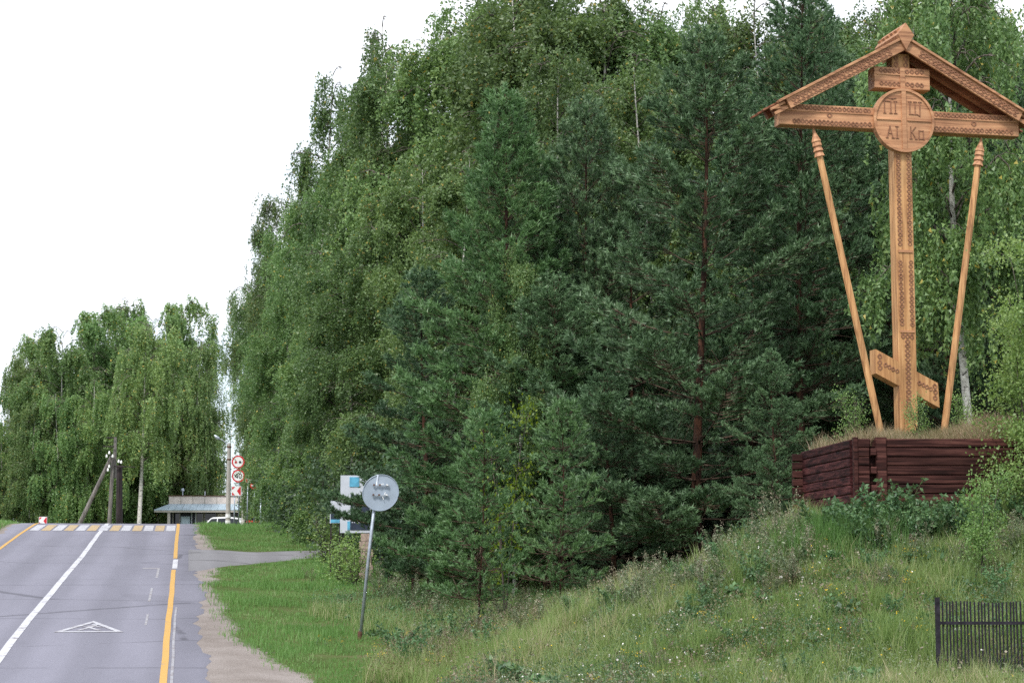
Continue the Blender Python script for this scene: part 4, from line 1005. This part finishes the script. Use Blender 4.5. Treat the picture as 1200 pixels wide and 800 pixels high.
def make_herb(seed, n_st=6, h=.8, spread=.25, leaf=.07, per=26, mat='herb', flower=None, fl_size=.012, fl_n=30, aspect=.35, name='weed', top=None, lean=.25, cat='plant'):
    r = np.random.default_rng(seed); paths = []; LP = []; FP = []
    for i in range(n_st):
        a = r.uniform(0, 6.28); rr = spread * r.random() ** .5; hh = h * r.uniform(.65, 1.1); q = np.linspace(0, 1, 5)
        p0 = np.array([cos(a) * rr * .3, sin(a) * rr * .3, -.03]); dv = np.array([cos(a), sin(a), 0]) * rr * 1.4 + r.normal(size=3) * [lean * .3, lean * .3, 0]
        pts = p0 + dv * (q ** 1.6)[:, None] + np.array([0, 0, 1]) * (hh * q)[:, None]
        paths.append((pts, np.linspace(.007, .003, 5)))
        t = r.uniform(.08, 1, per); base_ = np.stack([np.interp(t, q, pts[:, c]) for c in range(3)], -1)
        wdt = (leaf * 1.2) * (1.15 - t * .8)
        b2 = base_ + unit(r.normal(size=(per, 3)) * [1, 1, .4]) * (wdt * r.random(per))[:, None]
        LP.append(b2)
        if flower or top: FP.append(pts[-1] + r.normal(size=(fl_n, 3)) * ([.05, .05, .025] if flower else [.03, .03, h * .10]) - ([0, 0, 0] if flower else [0, 0, h * .08]))
    o = thing(name, '', cat)
    sv, sq = tubes(paths, 3); link('stems', build_mesh('weed_stems', sv, quads=sq), M['stem'] if mat != 'dryherb' else M['dryherb'], o)
    V, T, Q, rn = leaf_faces(np.concatenate(LP), leaf, r, up=.8, aspect=aspect, quad=True); link('leaves', build_mesh('weed_leaves', V, T, Q, {'rnd': rn}), M[mat], o)
    if FP:
        V, T, Q, rn = leaf_faces(np.concatenate(FP), fl_size * 2.2, r, up=2.0 if flower else .2, aspect=1.0, quad=True)
        link('flowers' if flower else 'seed_heads', build_mesh('weed_flowers', V, T, Q, {'rnd': rn}), M[flower or top], o)
    return o

def make_bush(seed, H=3., R=1.2, leaf=.05, n=9000, stems=7, mat='bush_leaf', name='bush', clusters=120, flat=.8, base=.1, bark='grey_bark', cat='bush', csd=.16):
    r = np.random.default_rng(seed); paths = []; cl = []
    for i in range(stems):
        a = i * 2.4 + r.uniform(-.4, .4); q = np.linspace(0, 1, 7); hh = H * r.uniform(.7, 1.0); rr = R * r.uniform(.25, .8)
        pts = np.array([cos(a), sin(a), 0]) * (rr * q ** 1.3)[:, None] + np.array([0, 0, 1]) * (hh * q)[:, None] + np.cumsum(r.normal(size=(7, 3)) * .02 * H, axis=0) * q[:, None]
        paths.append((pts, np.linspace(.022 * H / 3, .005, 7)))
        for j in range(10):
            f = r.uniform(base, 1); s0 = np.array([np.interp(f, q, pts[:, c]) for c in range(3)]); sa = r.uniform(0, 6.28); sl_ = R * (1.1 - f * .75) * r.uniform(.3, .8)
            e0 = s0 + np.array([cos(sa), sin(sa), r.uniform(.1, .8)]) * sl_
            paths.append((np.stack([s0, (s0 + e0) / 2 + [0, 0, .03], e0]), np.array([.008, .006, .003])))
            cl += [e0, (s0 + e0 * 2) / 3]
        cl.append(pts[-1])
    C_ = np.array(cl); ci = r.integers(0, len(C_), n); P = C_[ci] + r.normal(size=(n, 3)) * [csd, csd, csd * flat]
    P = P[P[:, 2] > .02]
    V, T, Q, rn = leaf_faces(P, leaf, r, up=.5, hang=.4, quad=True)
    o = thing(name, '', cat)
    sv, sq = tubes(paths, 5); link('stems', build_mesh('bush_stems', sv, quads=sq, smooth=True), M[bark], o)
    link('foliage', build_mesh('bush_foliage', V, T, Q, {'rnd': rn}), M[mat], o)
    return o

# ------------------------------------------------------------------ planting
R2 = np.random.default_rng(11)
def ground_at(X, Y): return (X, Y, zg(X, Y) - .04)
USED = set()
def plant(src, u, Y, vtop, H0, label, group=None, wide=1.0, rz=None, X=None, sink=0.0):
    """plant a copy of src (built H0 metres tall) at bearing u and distance Y so that its top reaches elevation vtop"""
    g = onground(u, Y) if X is None else Vector((X, Y, zg(X, Y)))
    hgt = at(u, vtop, Y).z - g.z; k = hgt / H0
    rz = float(R2.uniform(0, 6.28)) if rz is None else rz
    loc = (g.x, g.y, g.z - .05 - sink)
    if src.name not in USED:
        USED.add(src.name); o = src; o.location = loc; o.rotation_euler = (0, 0, rz); o.scale = (k * wide, k * wide, k); o['label'] = label
        if group: o['group'] = group
        return o
    c = copy_thing(src, loc, rz, (k * wide, k * wide, k), label, group)
    if not group and 'group' in c: del c['group']
    return c

# weeping birches beyond the crest, left
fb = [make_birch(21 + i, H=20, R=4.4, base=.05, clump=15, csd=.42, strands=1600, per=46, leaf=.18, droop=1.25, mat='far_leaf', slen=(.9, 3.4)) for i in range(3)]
GA = 'weeping birches beyond the crest'; LA = 'tall weeping birch in the grove beyond the road crest'
far = [(5, 188, 492, .9), (25, 196, 420, .85), (48, 200, 385, .95), (78, 190, 380, 1.05), (107, 194, 362, 1.05), (139, 203, 343, .8), (186, 196, 366, 1.05), (208, 199, 352, .95), (228, 194, 392, .75),
       (-20, 186, 525, 1.1), (35, 184, 470, 1.0), (66, 183, 455, 1.0), (96, 184, 440, 1.0), (202, 198, 430, 1.0), (232, 197, 478, .7), (120, 210, 400, 1.1), (165, 210, 400, 1.1), (60, 215, 420, 1.2), (205, 212, 400, .9), (-50, 190, 525, 1.2), (-90, 192, 520, 1.2)]
FARL = {5: 'weeping birch at the outer end of the grove across the road', 107: 'weeping birch rising straight behind the braced utility pole', 139: 'tallest birch of the grove, its thin top standing clear of the rest', 208: 'broad weeping birch directly behind the kiosk', 228: 'weeping birch between the kiosk and the concrete lamp pole', 48: 'weeping birch behind the low chevron sign at the road edge'}
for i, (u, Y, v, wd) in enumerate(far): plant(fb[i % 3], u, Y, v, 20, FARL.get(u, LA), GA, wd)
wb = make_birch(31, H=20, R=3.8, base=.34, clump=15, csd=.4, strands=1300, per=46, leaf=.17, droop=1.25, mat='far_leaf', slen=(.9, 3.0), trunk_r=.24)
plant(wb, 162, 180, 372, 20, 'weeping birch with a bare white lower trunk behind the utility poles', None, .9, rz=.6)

# birch wood right of the road
nb_ = [make_birch(41 + i, H=20, R=3.3, base=.06, strands=2200, per=46, leaf=.124, droop=1.0, clump=13, csd=.36) for i in range(3)]
sb_ = make_birch(51, H=20, R=1.7, base=.42, strands=460, per=46, leaf=.12, droop=1.2, sparse=.45, slen=(.9, 2.6), clump=9, csd=.2, name='birch_tree', limbs=26)
GB = 'birches along the edge of the wood'; LB = 'leafy birch in the wood right of the road, behind the pines'
near = [(313, 128, 330, .72), (326, 122, 275, .78), (334, 114, 232, .8), (356, 108, 190, .8), (402, 97, 185, .9), (428, 90, 130, .85), (460, 88, 66, .9), (502, 86, 38, .95), (548, 84, -6, 1.0), (598, 80, -50, 1.1), (648, 80, -40, 1.1), (700, 78, -30, 1.1), (742, 82, -5, 1.0), (800, 80, -5, 1.0), (850, 82, -15, .9), (905, 76, -6, 1.0), (960, 78, -25, 1.0), (1015, 80, -5, 1.0), (1070, 76, -20, 1.0), (1130, 78, -10, 1.0), (1190, 74, -25, 1.0), (1250, 72, -30, 1.0),
        (340, 100, 330, 1.1), (372, 90, 330, 1.2), (405, 84, 300, 1.1), (440, 80, 250, 1.1), (475, 78, 180, 1.0), (330, 112, 380, 1.0), (530, 74, 170, 1.0), (680, 70, 60, .9), (760, 72, 60, 1.0), (870, 70, 70, 1.0), (1000, 68, 60, 1.0), (1110, 66, 60, 1.0), (1230, 60, 40, 1.0), (625, 92, -15, 1.1), (775, 94, 30, 1.0), (930, 95, 10, 1.1), (1100, 95, 0, 1.2), (312, 140, 430, .7), (328, 117, 430, .75)]
NEARL = {313: 'birch at the end of the wood beside the stacked traffic signs', 405: 'birch overhanging the two notice boards', 440: 'leafy birch behind the leaning round sign', 548: 'tall birch behind the tip of the bright conical pine', 905: 'birch behind the left end of the cross roof', 1070: 'birch behind the diamond finial of the cross', 1190: 'tall birch behind the right end of the crossbar', 345: 'low birch at the mouth of the side path', 742: 'birch top behind the broad blue green pine'}
for i, (u, Y, v, wd) in enumerate(near): plant(nb_[i % 3], u, Y, v, 20, NEARL.get(u, LB), GB, wd)
plant(sb_, 368, 104, 66, 20, 'thin sparse birch with airy hanging branches against the sky', 'airy birches rising above the wood edge', .85)
plant(sb_, 424, 100, 12, 20, 'thin sparse birch with airy hanging branches against the sky', 'airy birches rising above the wood edge', .85, rz=2.0)
plant(sb_, 284, 150, 320, 20, 'slender airy birch standing at the end of the wood by the lamp pole', None, .9, rz=1.0)

plant(wb, 1147, 46, -90, 20, 'white trunked birch standing behind the mound beside the leaning pole', None, .7, rz=2.5)
plant(nb_[1], 602, 54.3, 268, 20, 'small light birch drooping in front of the bright conical pine', None, .62, rz=1.2)
# pines
pa = make_pine(61, H=15, R=3.1, whorl=.75, per=5, mat='needle_young', dens=1.15); pb = make_pine(62, H=15, R=3.9, per=4, whorl=1.0, base=.06, dens=1.4); pd_ = make_pine(65, H=15, R=3.6, per=4, whorl=1.0, base=.07, power=.62, dens=1.4); pc = make_pine(63, H=15, R=3.1, base=.26, whorl=.8, per=5, dens=.9, dead=60)
ps = make_pine(64, H=5, R=.9, base=.16, whorl=.50, per=4, mat='needle_young', trunk_r=.028, dead=14, dens=.8, tsize=1.05); 
GP = 'pines along the wood edge'
plant(pa, 578, 56, 106, 15, 'bright conical pine with pointed top in front of the birches', None, 1.12)
plant(pb, 816, 50, 45, 15, 'broad blue green pine with tall dense crown between birches and cross', None, 1.15)
plant(pc, 944, 51, -15, 15, 'red trunked pine behind the left end of the crossbar', None, .95)
LP_ = 'dark green pine standing among others in the wood edge'
PINEL = {505: 'wide dark pine behind the leaning round sign', 690: 'pine between the bright conical pine and the broad blue green pine', 1055: 'dark pine directly behind the shaft of the cross', 1110: 'dark pine between cross shaft and the leaning pole by the bush', 915: 'low bushy pine touching the end of the log wall', 720: 'low wide pine overhanging the foot of the mugwort ridge', 640: 'pine rising just behind the young pine saplings', 484: 'small dark pine beside the notice boards', 1000: 'pine between the cross shaft and the leaning pole by the dark wood', 1220: 'pine behind the large light green birch bush'}
for i, (u, Y, v, wd) in enumerate([(505, 61, 320, 1.05), (690, 57, 125, .95), (745, 56, 200, 1.0), (650, 57, 240, 1.0), (885, 55, 110, 1.1), (1000, 56, 60, 1.0), (1055, 55, 130, 1.0), (1110, 53, 70, 1.0), (1170, 53, 100, 1.0), (1220, 50, 70, 1.0), (640, 54, 330, 1.2), (484, 62, 450, .85), (720, 49, 440, 1.3), (915, 46.5, 410, 1.0)]):
    plant([pd_, pb, pd_, pc][i % 4] if v < 300 else [pd_, pb][i % 2], u, Y, v, 15, PINEL.get(u, LP_), GP, wd if v < 300 else wd * 1.15)
plant(ps, 655, 44.5, 478, 5, 'young pine sapling with slender trunk standing in front of the tall pines', 'young pine saplings at the meadow edge', 1.1)
plant(ps, 560, 47, 490, 5, 'young pine sapling with slender trunk standing in front of the tall pines', 'young pine saplings at the meadow edge', 1.1, rz=2.2)
# small deciduous trees
asp = make_bush(71, H=4.6, R=1.1, leaf=.085, n=1100, stems=3, mat='aspen_leaf', name='aspen_sapling', cat='tree', base=.25, csd=.2)
plant(asp, 592, 50.5, 440, 4.6, 'bright yellow green leafy sapling between two dark pines', None, .62)
bb_ = make_bush(72, H=5.2, R=1.5, leaf=.06, n=26000, stems=10, mat='bush_leaf', name='birch_bush', csd=.19, base=.02)
plant(bb_, 1222, 36.6, 282, 5.2, 'large light green birch bush beside the log wall end', None, .92)
sp2 = make_bush(73, H=2.6, R=.8, leaf=.055, n=3600, stems=3, mat='bush_leaf', name='birch_sapling', cat='tree', base=.22, bark='grey_bark', csd=.15)
plant(sp2, 1152, 34.2, 538, 2.6, 'small birch sapling growing in front of the log wall', None, .85)
g1 = make_bush(74, H=1.5, R=.6, leaf=.05, n=1300, stems=5, mat='bush_leaf', name='shrub', csd=.12)
for u, v, Y, lb in ((1000, 446, 40.2, 'leafy shrub at the foot of the leaning carved pole'), (1128, 450, 40.2, 'low leafy shrub on the mound beside the white birch trunk'), (1075, 455, 38.6, 'thin leafy shrub in front of the cross foot')):
    p = at(u, 500, Y); h = at(u, v, Y).z - zfill(p.x, Y)
    o = copy_thing(g1, (p.x, Y, zfill(p.x, Y) - .03), float(R2.uniform(0, 6)), (h / 1.5 * .8, h / 1.5 * .8, h / 1.5), lb)
# roadside bush by the notice boards and the wood foot, dark narrow juniper
plant(g1, 380, 78, 585, 1.5, 'light green leafy bush beside the small picture board', None, 1.2)
for u, Y, v, lb in ((396, 69, 618, 'low leafy bush hiding the legs of the picture board'), (416, 67.6, 626, 'low leafy bush in front of the masonry pedestal')):
    plant(g1, u, Y, v, 1.5, lb, None, 1.3)
jun = make_bush(75, H=1.5, R=.28, leaf=.045, n=5200, stems=6, mat='herb', name='juniper_bush', csd=.085)
plant(jun, 667, 38.5, 695, 1.5, 'narrow dark green upright bush on the meadow slope', None, 1.0)

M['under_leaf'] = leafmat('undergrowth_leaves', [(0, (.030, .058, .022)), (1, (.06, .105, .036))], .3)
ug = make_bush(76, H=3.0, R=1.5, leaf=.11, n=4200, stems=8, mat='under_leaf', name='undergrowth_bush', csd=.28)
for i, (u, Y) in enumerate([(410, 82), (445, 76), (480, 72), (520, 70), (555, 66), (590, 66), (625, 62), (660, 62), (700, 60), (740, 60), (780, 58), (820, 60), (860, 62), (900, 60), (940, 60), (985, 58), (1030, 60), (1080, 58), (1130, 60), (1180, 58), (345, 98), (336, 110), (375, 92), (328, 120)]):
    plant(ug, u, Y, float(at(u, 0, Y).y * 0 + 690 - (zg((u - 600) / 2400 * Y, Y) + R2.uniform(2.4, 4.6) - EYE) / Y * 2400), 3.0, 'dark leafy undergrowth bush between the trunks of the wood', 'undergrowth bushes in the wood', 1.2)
# ------------------------------------------------------------------ grass
def blades(X, Y, Z, h, wd, r, lean=.35):
    n = len(X); a = r.uniform(0, 2 * pi, n); l_ = h * r.uniform(.1, 1, n) * lean; th = r.uniform(0, 2 * pi, n)
    ex = np.stack([np.cos(th), np.sin(th), 0 * th], -1) * (wd / 2)[:, None]
    P = np.stack([X, Y, Z], -1); d = np.stack([np.cos(a) * l_, np.sin(a) * l_, h], -1)
    mid = P + d * [.35, .35, .55]
    V = np.stack([P - ex, P + ex, mid + ex * .75, mid - ex * .75, P + d], 1).reshape(-1, 3)
    b = np.arange(n) * 5
    return V, np.stack([b + 3, b + 2, b + 4], -1), np.stack([b, b + 1, b + 2, b + 3], -1)
def grass_obj(name, X, Y, Z, h, wd, mat, r, label, rnd=None, lean=.35, cat='grass'):
    V, T, Q = blades(X, Y, Z, h, wd, r, lean)
    rn = r.random(len(X)) if rnd is None else rnd
    o = link(name, build_mesh(name, V, T, Q, {'rnd': np.repeat(np.clip(rn, 0, 1), 5)}), M[mat])
    return tag(o, label, cat, kind='stuff')
r = np.random.default_rng(5)
# verge lawn between gravel and trees, in road coordinates
n = 190000
s = 39 + (112 - 39) * r.random(n) ** 1.35; t = r.uniform(.3, 11.5, n); X, Y = to_xy(s, t)
g_ = gravel_w(s, t); keep = (r.random(n) > g_ * 1.02) & (t < forest_edge_t(s) + 2.0) & ~((s > path_near(t) - .2) & (s < path_far(t) + .1))
keep &= ~((X > -1.0) & (Y < 41)); keep &= noise2(X, Y, 1.2, 61) + .5 * noise2(X, Y, 4.1, 62) < .12 + .60 * r.random(n)
X, Y, s, t = X[keep], Y[keep], s[keep], t[keep]
tall = smooth(-.1, .6, noise2(X, Y, .7, 1)); edge = smooth(-3.5, .5, t - forest_edge_t(s))
h = (.06 + .10 * tall + .07 * smooth(.1, .5, noise2(X, Y, 3.3, 31)) + .22 * edge * r.random(len(X))) * r.uniform(.5, 1.5, len(X))
grass_obj('verge_grass', X, Y, zground(X, Y) - .01, h, np.full(len(X), .016) + .004 * (s > 65), 'lawn', r, 'short green grass of the verge between gravel and trees', r.random(len(X)) * .62 + .34 * noise2(X, Y, .9, 8) + .22 * noise2(X, Y, 3.1, 21) + .14)
# left verge
n = 40000; s = r.uniform(70, 125, n); t = r.uniform(-24, -8.7, n); X, Y = to_xy(s, t)
grass_obj('verge_grass', X, Y, zground(X, Y) - .01, r.uniform(.08, .26, n), np.full(n, .022), 'lawn', r, 'green grass bank at the far side of the road')
# meadow slope
n = 330000
X = r.uniform(-3.5, 14.5, n); Y = 27 + 12.5 * r.random(n) ** .9
ok = ~((X > 5.75) & (Y > 36.9) & (X < 10.1)) & (X > -4.0 + (Y - 27) * .02) & ((X < Y * .265 + .6) | (r.random(n) < .35))
s, t = to_st(X, Y); ok &= r.random(n) > gravel_w(s, t)
ok &= zground(X, Y) > -.28
X, Y = X[ok], Y[ok]; cl = noise2(X, Y, 1.6, 2); c2 = noise2(X, Y, .5, 5)
h = (.11 + .16 * smooth(-.3, .6, cl) + .10 * smooth(0, .7, c2) + .22 * smooth(.1, .6, noise2(X, Y, 4.5, 41))) * r.uniform(.4, 1.75, len(X))
grass_obj('meadow_grass', X, Y, zground(X, Y) - .01, h, np.full(len(X), .010), 'grass', r, 'tall rough meadow grass on the slope below the log wall', r.random(len(X)) * .72 + .26 * c2 + .28 * noise2(X, Y, 5.0, 42) + .13, lean=.6)
# rough growth at the foot of the wood
n = 80000; X = r.uniform(-6, 4.5, n); Y = r.uniform(38, 58, n); s, t = to_st(X, Y)
ok = (t > forest_edge_t(s) - 4.6 + 1.2 * noise2(X, Y, .8, 71)) & (t < forest_edge_t(s) + 3.5) & (zground(X, Y) > -.3); X, Y = X[ok], Y[ok]; cl = noise2(X, Y, 1.4, 4)
grass_obj('rough_grass', X, Y, zground(X, Y) - .01, (.25 + .25 * smooth(-.3, .6, cl)) * r.uniform(.4, 1.3, len(X)), np.full(len(X), .012), 'grass', r, 'rough tall grass along the foot of the wood', lean=.5)
n = 46000; X = r.uniform(-3.2, 2.6, n); Y = r.uniform(41, 48.5, n); ok = (X > -2.9 + .5 * noise2(X, Y, 1.0, 81) + (Y - 41) * .04) & (noise2(X, Y, 2.0, 82) > -.5); X, Y = X[ok], Y[ok]
grass_obj('rough_grass', X, Y, zground(X, Y) - .01, (.22 + .30 * smooth(-.3, .5, noise2(X, Y, 2.6, 83))) * r.uniform(.4, 1.4, len(X)), np.full(len(X), .011), 'grass', r, 'rough uneven grass and stalks below the pine saplings', r.random(len(X)) * .75 + .3 * noise2(X, Y, 1.4, 84) + .2, lean=.6)
# dry grass on the mound
n = 15000; X = r.uniform(5.8, 9.95, n); Y = 37.0 + 3.4 * r.random(n) ** 1.2; ok = X > 6.24 - (Y - 37.1) * .127; X, Y = X[ok], Y[ok]
c2 = noise2(X, Y, 2.2, 6)
grass_obj('mound_grass', X, Y, zfill(X, Y) - .02, (.20 + .26 * smooth(-.4, .6, c2)) * r.uniform(.4, 1.3, len(X)), np.full(len(X), .009), 'drygrass', r, 'dry straw coloured grass on the mound around the cross foot', r.random(len(X)) * .8 + .25 * c2 + .1, lean=.9)
# lush clump of long grass under the log wall
for u, wd_ in ((975, .55), (1012, .5)):
    n = 2600; p = at(u, 600, 36.2); X = p.x + r.normal(size=n) * wd_; Y = 36.25 + r.normal(size=n) * .28
    grass_obj('long_grass', X, Y, zground(X, Y) - .02, r.uniform(.25, .7, n), np.full(n, .013), 'lawn', r, 'lush long bright green grass under the log wall', r.random(n) * .5, lean=.5)

# small mixed herbs between the grass: too many to count
def herbs(name, X, Y, h, size, mat, label, seed, per=14, spread=.10):
    q = np.random.default_rng(seed); n = len(X); Z = zground(X, Y)
    P = np.stack([X, Y, Z], -1)[:, None] + q.normal(size=(n, per, 3)) * [spread, spread, 0] + np.array([0, 0, 1]) * (h[:, None] * q.random((n, per)))[..., None]
    V, T, Q, rn = leaf_faces(P.reshape(-1, 3), np.repeat(size, per) if not np.isscalar(size) else size, q, up=.9, aspect=.45, quad=True)
    return tag(link(name, build_mesh(name, V, T, Q, {'rnd': np.clip(rn * .6 + np.repeat(q.random(n), per * 4) * .4, 0, 1)}), M[mat]), label, 'herbs', kind='stuff')
def meadow_pts(n, q):
    X = q.uniform(-3.0, 10.2, n); Y = q.uniform(28, 37.2, n); ok = ~((X > 5.75) & (Y > 36.7)) & (X < Y * .262 + .5) & (zground(X, Y) > -.22); return X[ok], Y[ok]
q = np.random.default_rng(77)
X, Y = meadow_pts(5200, q); c = noise2(X, Y, 1.3, 9); k = c > -.25; X, Y, c = X[k], Y[k], c[k]
herbs('meadow_herbs', X, Y, .16 + .22 * smooth(-.2, .7, c), .055, 'herb', 'leafy green herbs mixed through the meadow grass', 1)
X, Y = meadow_pts(3400, q); c = noise2(X, Y, 1.1, 12); k = c > -.05; X, Y, c = X[k], Y[k], c[k]
herbs('grey_herbs', X, Y, .22 + .25 * smooth(0, .7, c), .045, 'mugwort', 'grey green herbs scattered through the meadow grass', 2)
X, Y = meadow_pts(5000, q); c = noise2(X, Y, 1.5, 15); k = c > -.05; X, Y, c = X[k], Y[k], c[k]
herbs('dry_herbs', X, Y, .22 + .2 * smooth(0, .7, c), .035, 'dryherb', 'brown withered herbs scattered through the meadow grass', 3, per=10)
n = 4200; X = q.uniform(-7, 4.5, n); Y = q.uniform(38, 62, n); s_, t_ = to_st(X, Y); k = (t_ > forest_edge_t(s_) - 4.2 + 1.2 * noise2(X, Y, .8, 71)) & (t_ < forest_edge_t(s_) + 3); X, Y = X[k], Y[k]
X9 = q.uniform(-2.9, 2.5, 900); Y9 = q.uniform(41, 48, 900); herbs('withered_edge_herbs', X9, Y9, q.uniform(.2, .7, 900), .045, 'dryherb', 'withered brown herbs in the rough strip below the saplings', 6, per=12)
herbs('edge_herbs', X, Y, q.uniform(.15, .6, len(X)), .06, 'herb', 'dark leafy herbs along the foot of the pines', 4)
X2, Y2 = X[::2] + .2, Y[::2] - .2; herbs('withered_edge_herbs', X2, Y2, q.uniform(.25, .75, len(X2)), .04, 'dryherb', 'withered brown herbs along the foot of the pines', 5, per=12)

def specks(name, n, size, mat, label, seed, h0=.25, h1=.5):
    q = np.random.default_rng(seed); X, Y = meadow_pts(n, q); k = noise2(X, Y, .9, seed) > -.15; X, Y = X[k], Y[k]
    c = np.stack([X, Y, zground(X, Y) + q.uniform(h0, h1, len(X))], -1); P = (c[:, None] + q.normal(size=(len(X), 4, 3)) * size * .45).reshape(-1, 3)
    V, T, Q, rn = leaf_faces(P, size, q, up=1.5, aspect=1.0, quad=True)
    return tag(link(name, build_mesh(name, V, T, Q, {'rnd': rn}), M[mat]), label, 'flowers', kind='stuff')
specks('small_white_flowers', 190, .024, 'whiteflower', 'small white flower heads dotted over the meadow slope', 51)
specks('small_yellow_flowers', 150, .020, 'yellow', 'small yellow flower heads dotted over the meadow slope', 52)
specks('brown_seed_heads', 600, .040, 'mugtop', 'pinkish brown seed heads dotted over the meadow slope', 53, .3, .55)
# ------------------------------------------------------------------ weeds, one by one
W_ = {}
W_['mug'] = [make_herb(81 + i, 9, 1.0, .38, .075, 70, 'mugwort', None, name='mugwort', top='mugtop', fl_n=30, fl_size=.012) for i in range(3)]
W_['yel'] = [make_herb(91 + i, 5, .62, .2, .055, 26, 'herb', 'yellow', .010, 12, name='tansy') for i in range(2)]
W_['wht'] = [make_herb(95 + i, 4, .6, .2, .05, 22, 'herb', 'whiteflower', .009, 10, name='yarrow') for i in range(2)]
W_['grn'] = [make_herb(97 + i, 9, .95, .36, .09, 60, 'herb', None, name='nettle', aspect=.5) for i in range(2)]
W_['dry'] = [make_herb(101 + i, 7, .75, .22, .045, 30, 'dryherb', None, name='dry_weed', top='mugtop', fl_n=30, fl_size=.01) for i in range(2)]
W_['low'] = [make_herb(105 + i, 8, .30, .34, .13, 22, 'herb', None, name='broadleaf_weed', aspect=.62) for i in range(2)]
KIND = {'mug': 'grey green mugwort with pale seed heads', 'yel': 'tansy with small yellow flower heads', 'wht': 'yarrow with flat white flower heads', 'grn': 'tall leafy dark green nettle', 'dry': 'brown dry weed stalks', 'low': 'low weed with broad leaves'}
ZONE = {'ridge': 'on the ridge where the slope meets the wood', 'wall': 'close in front of the log wall', 'meadow': 'in the meadow grass of the slope', 'wood': 'at the shady foot of the pines', 'verge': 'in the short verge grass near the leaning sign'}
FIRST = set()
def weed(kind, X, Y, k, zone='meadow'):
    src = W_[kind][int(R2.integers(0, len(W_[kind])))]; lb = KIND[kind] + ' ' + ZONE[zone]; gp = src.name.split('.')[0].replace('_', ' ') + ' plants ' + ZONE[zone]
    loc = (X, Y, zg(X, Y) - .02); rz = float(R2.uniform(0, 6.28)); tl_ = tuple(R2.normal(size=2) * .06)
    if src.name not in FIRST:
        FIRST.add(src.name); src.location = loc; src.rotation_euler = (tl_[0], tl_[1], rz); src.scale = (k, k, k); src['label'] = lb; src['group'] = gp
    else: copy_thing(src, loc, rz, (k, k, k), lb, gp, tl_)
def inside_crib(X, Y): return X > 5.6 and 36.7 < Y < 41.2 and X < 10.1
# ridge of mugwort from the low end up to the wall
for i in range(56):
    f = R2.random() ** .8; u = 695 + 255 * f; Y = 36.7 + R2.normal() * .75
    X = (u - 600) / 2400 * Y * 1.005
    if not inside_crib(X, Y): weed('mug' if i % 4 else 'grn', X, Y, float(R2.uniform(.30, .80)), 'ridge')
for i in range(20):
    X = R2.uniform(4.2, 9.2); Y = R2.uniform(34.8, 36.3); weed('mug', X, Y, float(R2.uniform(.35, .6)), 'wall')
for i in range(26):
    X = R2.uniform(5.6, 9.4); Y = R2.uniform(35.8, 36.65); weed('grn', X, Y, float(R2.uniform(.5, .95)), 'wall')
for u in (1035, 1042, 1050, 1060, 960, 990): 
    p = at(u, 600, 36.5); weed('grn', p.x, 36.5, float(R2.uniform(.9, 1.15)), 'wall')
for i in range(44):
    X = R2.uniform(-.5, 9.0); Y = R2.uniform(29, 36.2)
    weed('yel' if i % 2 else 'wht', X, Y, float(R2.uniform(.35, .75)))
for i in range(40):
    X = R2.uniform(-3.4, 1.5); Y = R2.uniform(40, 47); s, t = to_st(X, Y)
    if t > forest_edge_t(s) - 4.5: weed(['yel', 'wht', 'dry', 'mug'][i % 4], X, Y, float(R2.uniform(.45, .85)), 'wood')
for i in range(46):
    s = R2.uniform(44, 72); t = float(forest_edge_t(s)) + R2.uniform(-3.2, 1.2); X, Y = to_xy(s, t)
    weed(['dry', 'dry', 'yel', 'mug'][i % 4], X, Y, float(R2.uniform(.5, 1.1)), 'wood')
for i in range(96):
    X = R2.uniform(-.5, 9.4); Y = R2.uniform(29, 36.3); weed(['dry', 'mug', 'dry', 'grn', 'low', 'dry'][i % 6], X, Y, float(R2.uniform(.32, .62)) * (1.5 if i % 6 == 4 else 1))
for i in range(84):
    X = R2.uniform(-2.9, 2.4); Y = R2.uniform(41.5, 48); kd = ['dry', 'yel', 'dry', 'mug', 'dry', 'wht', 'grn'][i % 7]
    weed(kd, X, Y, float(R2.uniform(.5, 1.0)), 'wood')
for s, t in ((49, 3.3), (48.6, 3.6), (49.3, 3.1), (52, 7.2), (48, 6.3), (47.6, 6.9), (50, 7.8), (46.4, 6.1), (47, 8.0)):
    X, Y = to_xy(s, t); weed('yel', X, Y, .42, 'verge')
for i in range(46):
    if i < 30: X, Y = R2.uniform(-.5, 9), R2.uniform(29, 36.3)
    else: X, Y = to_xy(R2.uniform(44, 62), R2.uniform(4, 8))
    weed('low', X, Y, float(R2.uniform(.5, 1.0)), 'meadow' if i < 30 else 'verge')
# fallen twigs and a heap of grey spoil at the meadow foot
p = onground(725, 33.5); mb = MB()
rr = random.Random(3); pts = []
for k in range(7):
    mb = MB(); q = .10 + .08 * rr.random(); c = Vector((rr.uniform(-.3, .3), rr.uniform(-.2, .2), q * .3))
    mb.tube([c - Vector((0, 0, q * .8)), c - Vector((0, 0, q * .2)), c + Vector((0, 0, q * .45)), c + Vector((.02, 0, q * .8))], [q, q * 1.25, q * .9, q * .3], 7)
    o = mb.build('clod', M['spoil']); o.location = p; tag(o, 'grey clod of earth in a small heap among the meadow weeds', 'clod', 'earth clods')
for nm in list(W_.values()):
    for o in nm:
        if o.name not in FIRST:
            for ch in list(o.children): bpy.data.objects.remove(ch)
            bpy.data.objects.remove(o)
for o in (g1,):
    if o.name not in USED:
        for ch in list(o.children): bpy.data.objects.remove(ch)
        bpy.data.objects.remove(o)

for o in bpy.data.objects:
    if o.name.split('.')[0] in ('carving', 'seed_heads', 'flowers'): o['kind'] = 'stuff'
